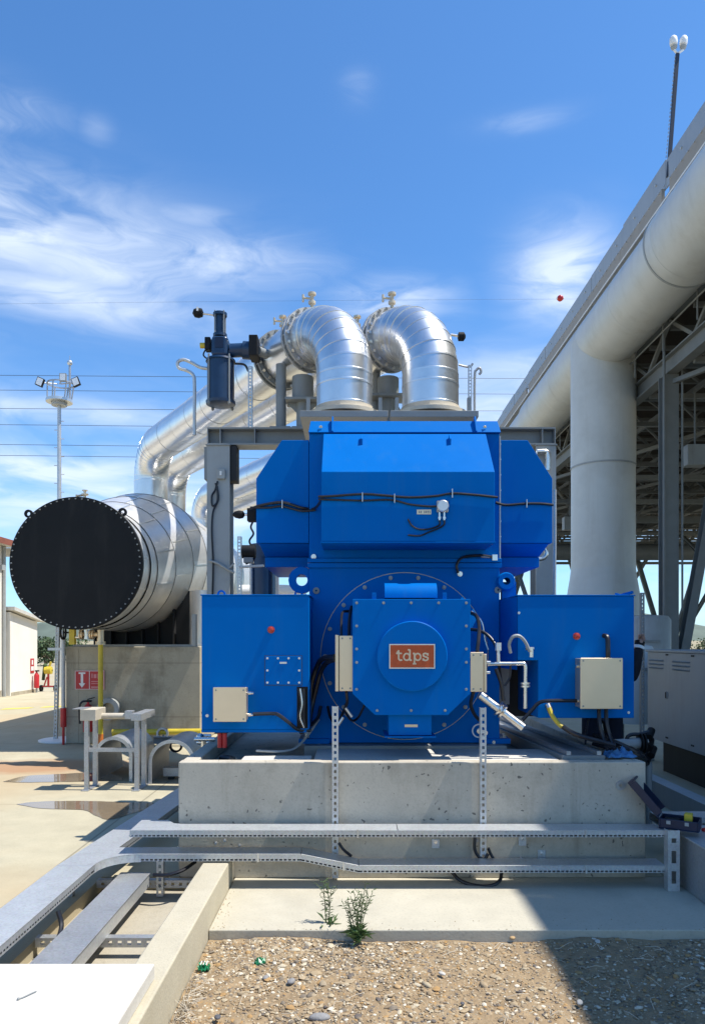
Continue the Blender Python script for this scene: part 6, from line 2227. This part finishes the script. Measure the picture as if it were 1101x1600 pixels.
    # deck plates overhead
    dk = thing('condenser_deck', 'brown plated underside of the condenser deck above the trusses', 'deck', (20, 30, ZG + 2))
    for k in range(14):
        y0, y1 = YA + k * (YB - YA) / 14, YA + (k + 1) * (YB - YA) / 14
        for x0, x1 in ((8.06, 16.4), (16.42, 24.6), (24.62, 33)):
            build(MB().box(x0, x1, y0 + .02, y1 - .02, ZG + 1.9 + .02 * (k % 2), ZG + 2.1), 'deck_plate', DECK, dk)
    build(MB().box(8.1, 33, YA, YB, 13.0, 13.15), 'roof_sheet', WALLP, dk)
    # mast on the roof edge
    a = thing('camera_mast', 'thin dark mast with two white camera pods above the wind wall', 'mast', P(1043, 243, 18.9))
    p0, p1 = P(1043, 246, 18.9), P(1057.5, 84, 18.9)
    build(MB().bar(p0 - V((0, 0, .5)), p1, .085, .07), 'pole', pm('dark_mast', (.03, .035, .05), rough=.5), a)
    mb = MB()
    for k in range(26):
        q = p0 + (p1 - p0) * k / 26
        mb.box(q.x - .055, q.x - .043, q.y - .02, q.y + .02, q.z, q.z + .05)
    build(mb, 'pole_steps', GALVD, a, kind='stuff')
    for s_, px in ((-1, 1051.5), (1, 1067)):
        c = P(px, 66, 18.9)
        pod = build(MB().lathe([(-.10, .03), (-.06, .09), (.0, .10), (.10, .09), (.15, .05), (.165, .01)], c, (s_ * .08, 0, 1), 18), 'camera_pod', WHITE, a)
        build(MB().lathe([(-.20, .03), (-.16, .07), (-.11, .085), (-.10, .03)], c, (s_ * .08, 0, 1), 18), 'pod_base', GREYL, pod)
        build(MB().cyl(p1, c - V((s_ * .01, 0, .19)), .03, n=10), 'fork_arm', WHITE, a)


condenser()


# ------------------------------------------------------------------ lamp mast, buildings, power lines, far plants
def lamp_mast():
    Y = 25.0
    x = PX(93, Y)
    t = thing('lamp_mast', 'tall galvanised floodlight mast with ring platform behind the silver drum', 'lamp mast', (x, Y, 0))
    ztop = PZ(632, Y)
    build(MB().cyl((x, Y, 0), (x, Y, ztop), .088, .062, n=14), 'pole', GALV, t)
    mb = MB()
    k = 0
    z = 1.5
    while z < ztop - .3:
        s = 1 if k % 2 else -1
        mb.cyl((x, Y, z), (x + s * .17, Y, z), .012, n=6)
        z += .30
        k += 1
    build(mb, 'climbing_rungs', GALVD, t, kind='stuff')
    pl = build(MB().lathe([(-.04, .26), (-.04, .43), (.05, .43), (.05, .26)], (x, Y, PZ(627, Y)), (0, 0, 1), 28, True), 'platform_ring', SILVER, t)
    build(MB().cyl((x, Y, PZ(634, Y)), (x, Y, PZ(624, Y)), .25, .25, n=16), 'platform_hub', GREYL, t)
    zr = PZ(600, Y)
    build(MB().lathe([(-.02, .40), (-.02, .44), (.02, .44), (.02, .40)], (x + .05, Y, zr), (0, 0, 1), 28, True), 'guard_ring', GALVD, t)
    for a in range(6):
        an = a * PI / 3 + .3
        build(MB().cyl((x + .38 * math.cos(an), Y + .38 * math.sin(an), PZ(626, Y)), (x + .05 + .42 * math.cos(an), Y + .42 * math.sin(an), zr), .022, n=6), 'ring_post', GALVD, t)
    for px, py, dx in ((63, 597, -1), (99, 590, 0), (119, 597, 1)):
        c = P(px, py, Y - .35)
        fl = build(MB().obox(c, (.11, 0, dx * .05), (0, .05, 0), (-dx * .05, 0, .13)), 'floodlight', BLACK if dx else GREY, t)
        build(MB().obox(c + V((0, -.055, 0)), (.09, 0, dx * .04), (0, .004, 0), (-dx * .04, 0, .11)), 'lamp_face', GLASS, fl)
        build(MB().cyl(c + V((0, .05, 0)), (x + .05 * dx, Y, zr), .02, n=6), 'lamp_arm', GALVD, t)
    xr = PX(109.5, Y)
    build(MB().cyl((xr, Y, PZ(626, Y)), (xr, Y, PZ(570, Y)), .04, n=8).cyl((xr, Y, PZ(564, Y)), (xr, Y, PZ(556, Y)), .01, n=6), 'spike', GALVD, t)
    build(MB().sphere((xr, Y, PZ(567, Y)), .09, 12, 8), 'obstruction_lamp', SILVER, t)


lamp_mast()


def buildings():
    xa = -9.93
    t = thing('white_building', 'white rendered building with red brown roof edge at the far left', 'building', (-14, 16, 0))
    zt = 4.25
    build(MB().box(-20, xa, 11, 21.0, 0, zt), 'wall', PLASTER, t)
    rf = build(MB().hexa([(-20.3, 10.7, zt + .01), (xa + .35, 10.7, zt + .01), (xa + .35, 21.3, zt + .01), (-20.3, 21.3, zt + .01),
                          (-20.3, 10.7, zt + 1.1), (xa + .35, 10.7, zt + .14), (xa + .35, 21.3, zt + .14), (-20.3, 21.3, zt + 1.1)]), 'roof', SLABM, t)
    build(MB().box(-20.3, xa + .33, 21.301, 21.34, zt - .25, zt + .0), 'eave_board', PLASTER, rf)
    build(MB().box(xa + .351, xa + .37, 10.7, 21.3, zt - .02, zt + .15), 'fascia', BROWN, rf)
    build(MB().cyl((xa + .05, 20.9, 0), (xa + .05, 20.9, zt), .05, n=8), 'downpipe', GREYL, t)
    build(MB().box(xa + .001, xa + .02, 11, 20.8, .0, .18), 'plinth_band', CONB, t)
    build(MB().box(xa + .06, xa + .16, 20.55, 20.75, 3.55, 3.7), 'lamp', GREYL, t)
    b = thing('white_annex', 'low white annex wall with pale sloping roof beyond the white building', 'building', (-13, 22, 0))
    xb = -9.78
    build(MB().hexa([(-17, 21.05, 0), (xb, 21.05, 0), (xb, 22.85, 0), (-17, 22.85, 0), (-17, 21.05, 2.40), (xb, 21.05, 2.40), (xb, 22.85, 2.14), (-17, 22.85, 2.14)]), 'wall', PLASTER, b)
    build(MB().hexa([(-17, 21.0, 2.45), (xb + .15, 21.0, 2.45), (xb + .15, 23.1, 2.15), (-17, 23.1, 2.15), (-17, 21.0, 2.55), (xb + .15, 21.0, 2.55), (xb + .15, 23.1, 2.25), (-17, 23.1, 2.25)]), 'roof', SLABM, b)
    build(MB().box(xb + .001, xb + .012, 21.1, 22.84, 0, .10), 'plinth_band', CONB, b)
    # sign and extinguisher on the annex
    p = P(55.5, 1040, 22.55)
    sg = build(MB().box(xb + .004, xb + .012, 22.35, 22.60, p.z - .22, p.z + .22), 'fire_sign', RED, label='small red sign on the white annex wall', cat='sign')
    build(MB().box(xb + .0125, xb + .015, 22.38, 22.57, p.z - .15, p.z - .02).box(xb + .0125, xb + .015, 22.43, 22.52, p.z + .03, p.z + .17), 'sign_print', WHITE, sg)
    e = thing('fire_extinguisher', 'red fire extinguisher standing at the white annex wall', 'extinguisher', (xb + .12, 22.55, 0))
    build(MB().lathe([(.14, .01), (.14, .075), (.52, .075), (.58, .045), (.61, .025), (.64, .025)], (xb + .13, 22.5, 0), (0, 0, 1), 16), 'cylinder', RED, e)
    build(MB().box(xb + .09, xb + .2, 22.46, 22.54, .641, .68), 'valve_head', BLACK, e)
    build(MB().cyl((xb + .13, 22.5, 0), (xb + .13, 22.5, .142), .03, n=8), 'stand', GREYL, e)
    # wheeled unit
    w = thing('foam_trolley', 'red wheeled foam monitor with yellow fittings beside the white annex', 'trolley', P(76, 1081, 23.2))
    Y = 23.0
    x = PX(76, Y)
    for dx in (-.22, .22):
        build(MB().lathe([(-.03, .02), (-.03, .10), (.03, .10), (.03, .02)], (x + dx, Y, .101), (1, 0, 0), 16), 'wheel', BLACK, w)
    build(MB().bar((x - .22, Y, .16), (x + .2, Y, .16), .06, .04).bar((x, Y, .16), (x, Y, .55), .05, .05).bar((x - .14, Y, .16), (x, Y - .1, .45), .03, .03), 'frame', RED, w)
    build(MB().lathe([(-.12, .03), (-.10, .12), (.10, .12), (.12, .03)], (x, Y, .66), (1, 0, 0), 14).cyl((x, Y, .7), (x + .08, Y, .92), .035, n=10), 'monitor', YEL, w)
    build(MB().cyl((x - .16, Y, .35), (x - .12, Y, .75), .05, n=8).sphere((x - .1, Y, .8), .07, 10, 6), 'nozzle', BUSH, w)
    fw = build(MB().box(-9.4, -7.9, 30.0, 30.2, 0, .75), 'boundary_wall', PLASTER, label='low white wall beyond the yard behind the trolley', cat='wall')


buildings()


def power_lines():
    Y = 95.0
    ys = [(585, 590), (608, 615), (637, 640), (662, 670), (693, 702), (710, 720)]
    names = ['topmost', 'second highest', 'third highest', 'third lowest', 'second lowest', 'lowest']
    for (a, b), nm in zip(ys, names):
        pts = []
        for k in range(13):
            f = k / 12
            px = -260 + 1900 * f
            py = a + (b - a) * min(1, max(0, f * 1.6 - .2)) - 3 * math.sin(PI * f) * -1
            pts.append(P(px, py, Y + 14 * f))
        mb = MB().tube(pts, .032, 5)
        build(mb, 'power_line', WIRE, label='%s of the six thin power lines crossing the lower sky' % nm, cat='power line')
    Y = 110
    pts = [P(-260 + 2000 * k / 12, 478 - 12 * k / 12 - 4 * math.sin(PI * k / 12), Y) for k in range(13)]
    build(MB().tube(pts, .011, 5), 'power_line', WIRE, label='faint highest wire carrying the red marker ball', cat='power line')
    c = P(874.5, 466, Y)
    m = thing('marker_ball', 'red and white aviation marker ball on the wire left of the wind wall', 'marker ball', c)
    build(MB().lathe([(-.50, .02), (-.42, .24), (-.2, .42), (0, .48), (.2, .42), (.42, .24), (.50, .02)], c, (1, 0, 0), 18), 'ball', RED, m)
    build(MB().lathe([(-.56, .02), (-.52, .16), (-.44, .2)], c, (1, 0, 0), 14).lathe([(.44, .2), (.52, .16), (.56, .02)], c, (1, 0, 0), 14), 'clamp', WHITE, m)


power_lines()


def shrub(x, y, h, rx, label, seed):
    rn = random.Random(seed)
    t = thing('shrub', label, 'shrub', (x, y, -.35), 'shrubs beyond the yard')
    z0 = -.35
    for k in range(3):
        build(MB().tube([(x + rn.uniform(-.1, .1), y, z0), (x + rn.uniform(-.3, .3), y + rn.uniform(-.2, .2), z0 + h * .4), (x + rn.uniform(-.6, .6) * rx, y + rn.uniform(-.5, .5), z0 + h * .75)], [.06, .045, .02], 6), 'trunk', TRUNK, t)
    mb = MB()
    cl = [(x + rn.uniform(-.7, .7) * rx, y + rn.uniform(-.6, .6) * rx, z0 + h * rn.uniform(.35, .85), rn.uniform(.25, .5) * rx) for _ in range(12)]
    for cx, cy, cz, cr in cl:
        for _ in range(70):
            v = V((rn.gauss(0, 1), rn.gauss(0, 1), rn.gauss(0, 1))).normalized() * cr * rn.uniform(.55, 1.1)
            p = V((cx, cy, cz)) + V((v.x, v.y, v.z * .75))
            a = V((rn.uniform(-1, 1), rn.uniform(-1, 1), rn.uniform(-1, 1))).normalized() * .13
            b = a.cross(V((rn.uniform(-1, 1), rn.uniform(-1, 1), 1))).normalized() * .07
            mb.add([p - a, p + b, p + a, p - b], [(0, 1, 2, 3)])
    build(mb, 'crown', BUSH, t)


shrub(PX(70, 46), 46, 2.0, 1.5, 'dark green shrub beyond the yard left of the perforated strut', 1)
shrub(PX(80, 52), 52, 2.1, 1.7, 'second dark shrub beyond the yard right behind the perforated strut', 2)
shrub(PX(100, 58), 58, 2.0, 1.7, 'shrub beyond the yard hidden mostly by the concrete block edge', 3)
shrub(PX(52, 60), 60, 2.1, 2.0, 'shrub beyond the yard rising at the corner of the white annex', 4)
shrub(PX(1085, 80), 80, 2.0, 2.2, 'shrub in the dry field far behind the raking braces', 5)


# ------------------------------------------------------------------ weeds, stones and litter in the gravel
def weed(label, px, pyb, pyt, nst, spread, seed, rosette):
    rn = random.Random(seed)
    Y = EYE * F / (pyb - HY) * 1.03
    base = V((PX(px, Y), Y, -.05))
    H = (pyb - pyt) * Y / F
    t = thing('weed', label, 'weed', base)
    lv = MB()

    def leaf(p, d, ln, wd):
        d = d.normalized()
        s = d.cross(V((0, 0, 1)))
        s = (s.normalized() if s.length > .05 else V((1, 0, 0))) * wd
        dn = V((0, 0, -.25 * ln))
        lv.add([p, p + d * ln * .4 + s + V((0, 0, .05 * ln)), p + d * ln + dn, p + d * ln * .4 - s + V((0, 0, .05 * ln))], [(0, 1, 2), (0, 2, 3)])
    for i in range(nst):
        f = (i + .5) / nst * 2 - 1
        h = H * (1 - .25 * abs(f) * rn.random()) * rn.uniform(.82, 1.05)
        top = base + V((f * spread + rn.uniform(-.012, .012), rn.uniform(-.05, .05), h))
        mid = base + V((f * spread * .35 + rn.uniform(-.012, .012), rn.uniform(-.02, .02), h * .5))
        path = catmull([base + V((f * .012, 0, 0)), mid, top], 6)
        build(MB().tube(path, [.0036 * (1 - .6 * j / len(path)) for j in range(len(path))], 5), 'stem', STEM, t)
        for j, p in enumerate(path[1:]):
            for _ in range(2):
                a = rn.uniform(0, 6.28)
                leaf(p + V((0, 0, rn.uniform(-.01, .01))), V((math.cos(a), math.sin(a) * .7, rn.uniform(.1, .9))), rn.uniform(.022, .046), rn.uniform(.002, .0034))
        for _ in range(3):      # side shoots with small leaves
            j = rn.randrange(5, len(path) - 2)
            a = rn.uniform(0, 6.28)
            d = V((math.cos(a), .5 * math.sin(a), 1.1)).normalized()
            ln = rn.uniform(.04, .09)
            build(MB().tube([path[j], path[j] + d * ln], .0014, 4), 'shoot', STEM, t)
            for q in range(4):
                a2 = rn.uniform(0, 6.28)
                leaf(path[j] + d * ln * (.3 + .23 * q), V((math.cos(a2), math.sin(a2), .6)), rn.uniform(.015, .03), .003)
    for _ in range(rosette):
        a = rn.uniform(0, 6.28)
        leaf(base + V((rn.uniform(-.03, .03), rn.uniform(-.03, .03), rn.uniform(.01, .06))), V((math.cos(a), math.sin(a), rn.uniform(.2, 1.4))), rn.uniform(.05, .10), rn.uniform(.005, .009))
    build(lv, 'leaves', LEAF, t, kind='stuff')


weed('slender green weed at the slab edge, the thinner left one', 512, 1456, 1374, 3, .040, 21, 22)
weed('bushy green weed at the slab edge, the fuller right one', 559, 1473, 1384, 8, .085, 22, 60)


def stones():
    rn = random.Random(31)
    data = [(1, 455, 1535, .030, STONE_G, 'flat grey stone in the gravel, the largest near the middle'),
            (2, 500, 1593, .040, STONE_G, 'broad flat grey stone at the lower frame edge'),
            (3, 620, 1543, .022, STONE_O, 'rounded brown stone in the gravel right of the middle'),
            (4, 415, 1528, .020, STONE_G, 'oval grey stone left of the largest flat stone'),
            (5, 340, 1590, .020, STONE_D, 'dark grey stone near the foot of the kerb'),
            (6, 585, 1545, .016, STONE_D, 'small dark violet stone in the middle of the gravel'),
            (7, 800, 1466, .020, STONE_O, 'ochre stone against the slab edge left of the shadow'),
            (8, 812, 1463, .018, STONE_P, 'white stone against the slab edge left of the shadow'),
            (9, 933, 1472, .022, STONE_P, 'pale stone against the slab edge inside the shadow'),
            (10, 905, 1567, .022, STONE_P, 'pale flat stone near the edge of the big shadow'),
            (11, 722, 1568, .014, STONE_D, 'dark round pebble in the sunlit sandy patch'),
            (12, 395, 1512, .018, STONE_O, 'orange brown stone beside the green plastic scrap'),
            (13, 690, 1522, .020, STONE_P, 'cream coloured stone in the gravel below the right strut')]
    for i, px, py, r, m, lab in data:
        Y = (EYE + .045) * F / (py - HY)
        mb = MB().ico((PX(px, Y), Y, -.048 + r * .3), r * rn.uniform(1.1, 1.5), r * rn.uniform(.8, 1.0), r * .55, rn.uniform(0, 3), .12, rn)
        o = build(mb, 'stone', m, label=lab, cat='stone', group='larger stones in the gravel', angle=180)
        s = o.modifiers.new('round', 'SUBSURF')
        s.levels = s.render_levels = 2
    # litter
    for px, py, lab in ((319, 1514, 'crumpled green striped wrapper near the kerb'), (406, 1505, 'small crushed green plastic scrap in the gravel')):
        Y = (EYE + .04) * F / (py - HY)
        x = PX(px, Y)
        t = thing('litter', lab, 'litter', (x, Y, -.045))
        vs, fs = [], []
        n = 9
        for j in range(n + 1):
            for i in range(n + 1):
                u, v = i / n - .5, j / n - .5
                vs.append((x + u * .052 + .004 * math.sin(v * 14), Y + v * .045, -.030 + .012 * math.sin(u * 22 + (0 if px < 350 else v * 20)) + .014 * math.cos(v * 5) * math.cos(u * 4)))
        for j in range(n):
            for i in range(n):
                fs.append((j * (n + 1) + i, j * (n + 1) + i + 1, (j + 1) * (n + 1) + i + 1, (j + 1) * (n + 1) + i))
        o = build(MB().add(vs, fs), 'wrapper', GREENP, t, angle=60)
        s = o.modifiers.new('thickness', 'SOLIDIFY')
        s.thickness = .002
        if px < 350:
            mb = MB()
            for k in range(3):
                mb.box(x - .016 + k * .014, x - .012 + k * .014, Y - .022, Y + .02, -.0105, -.0085)
            build(mb, 'stripe', WHITE, t)


stones()
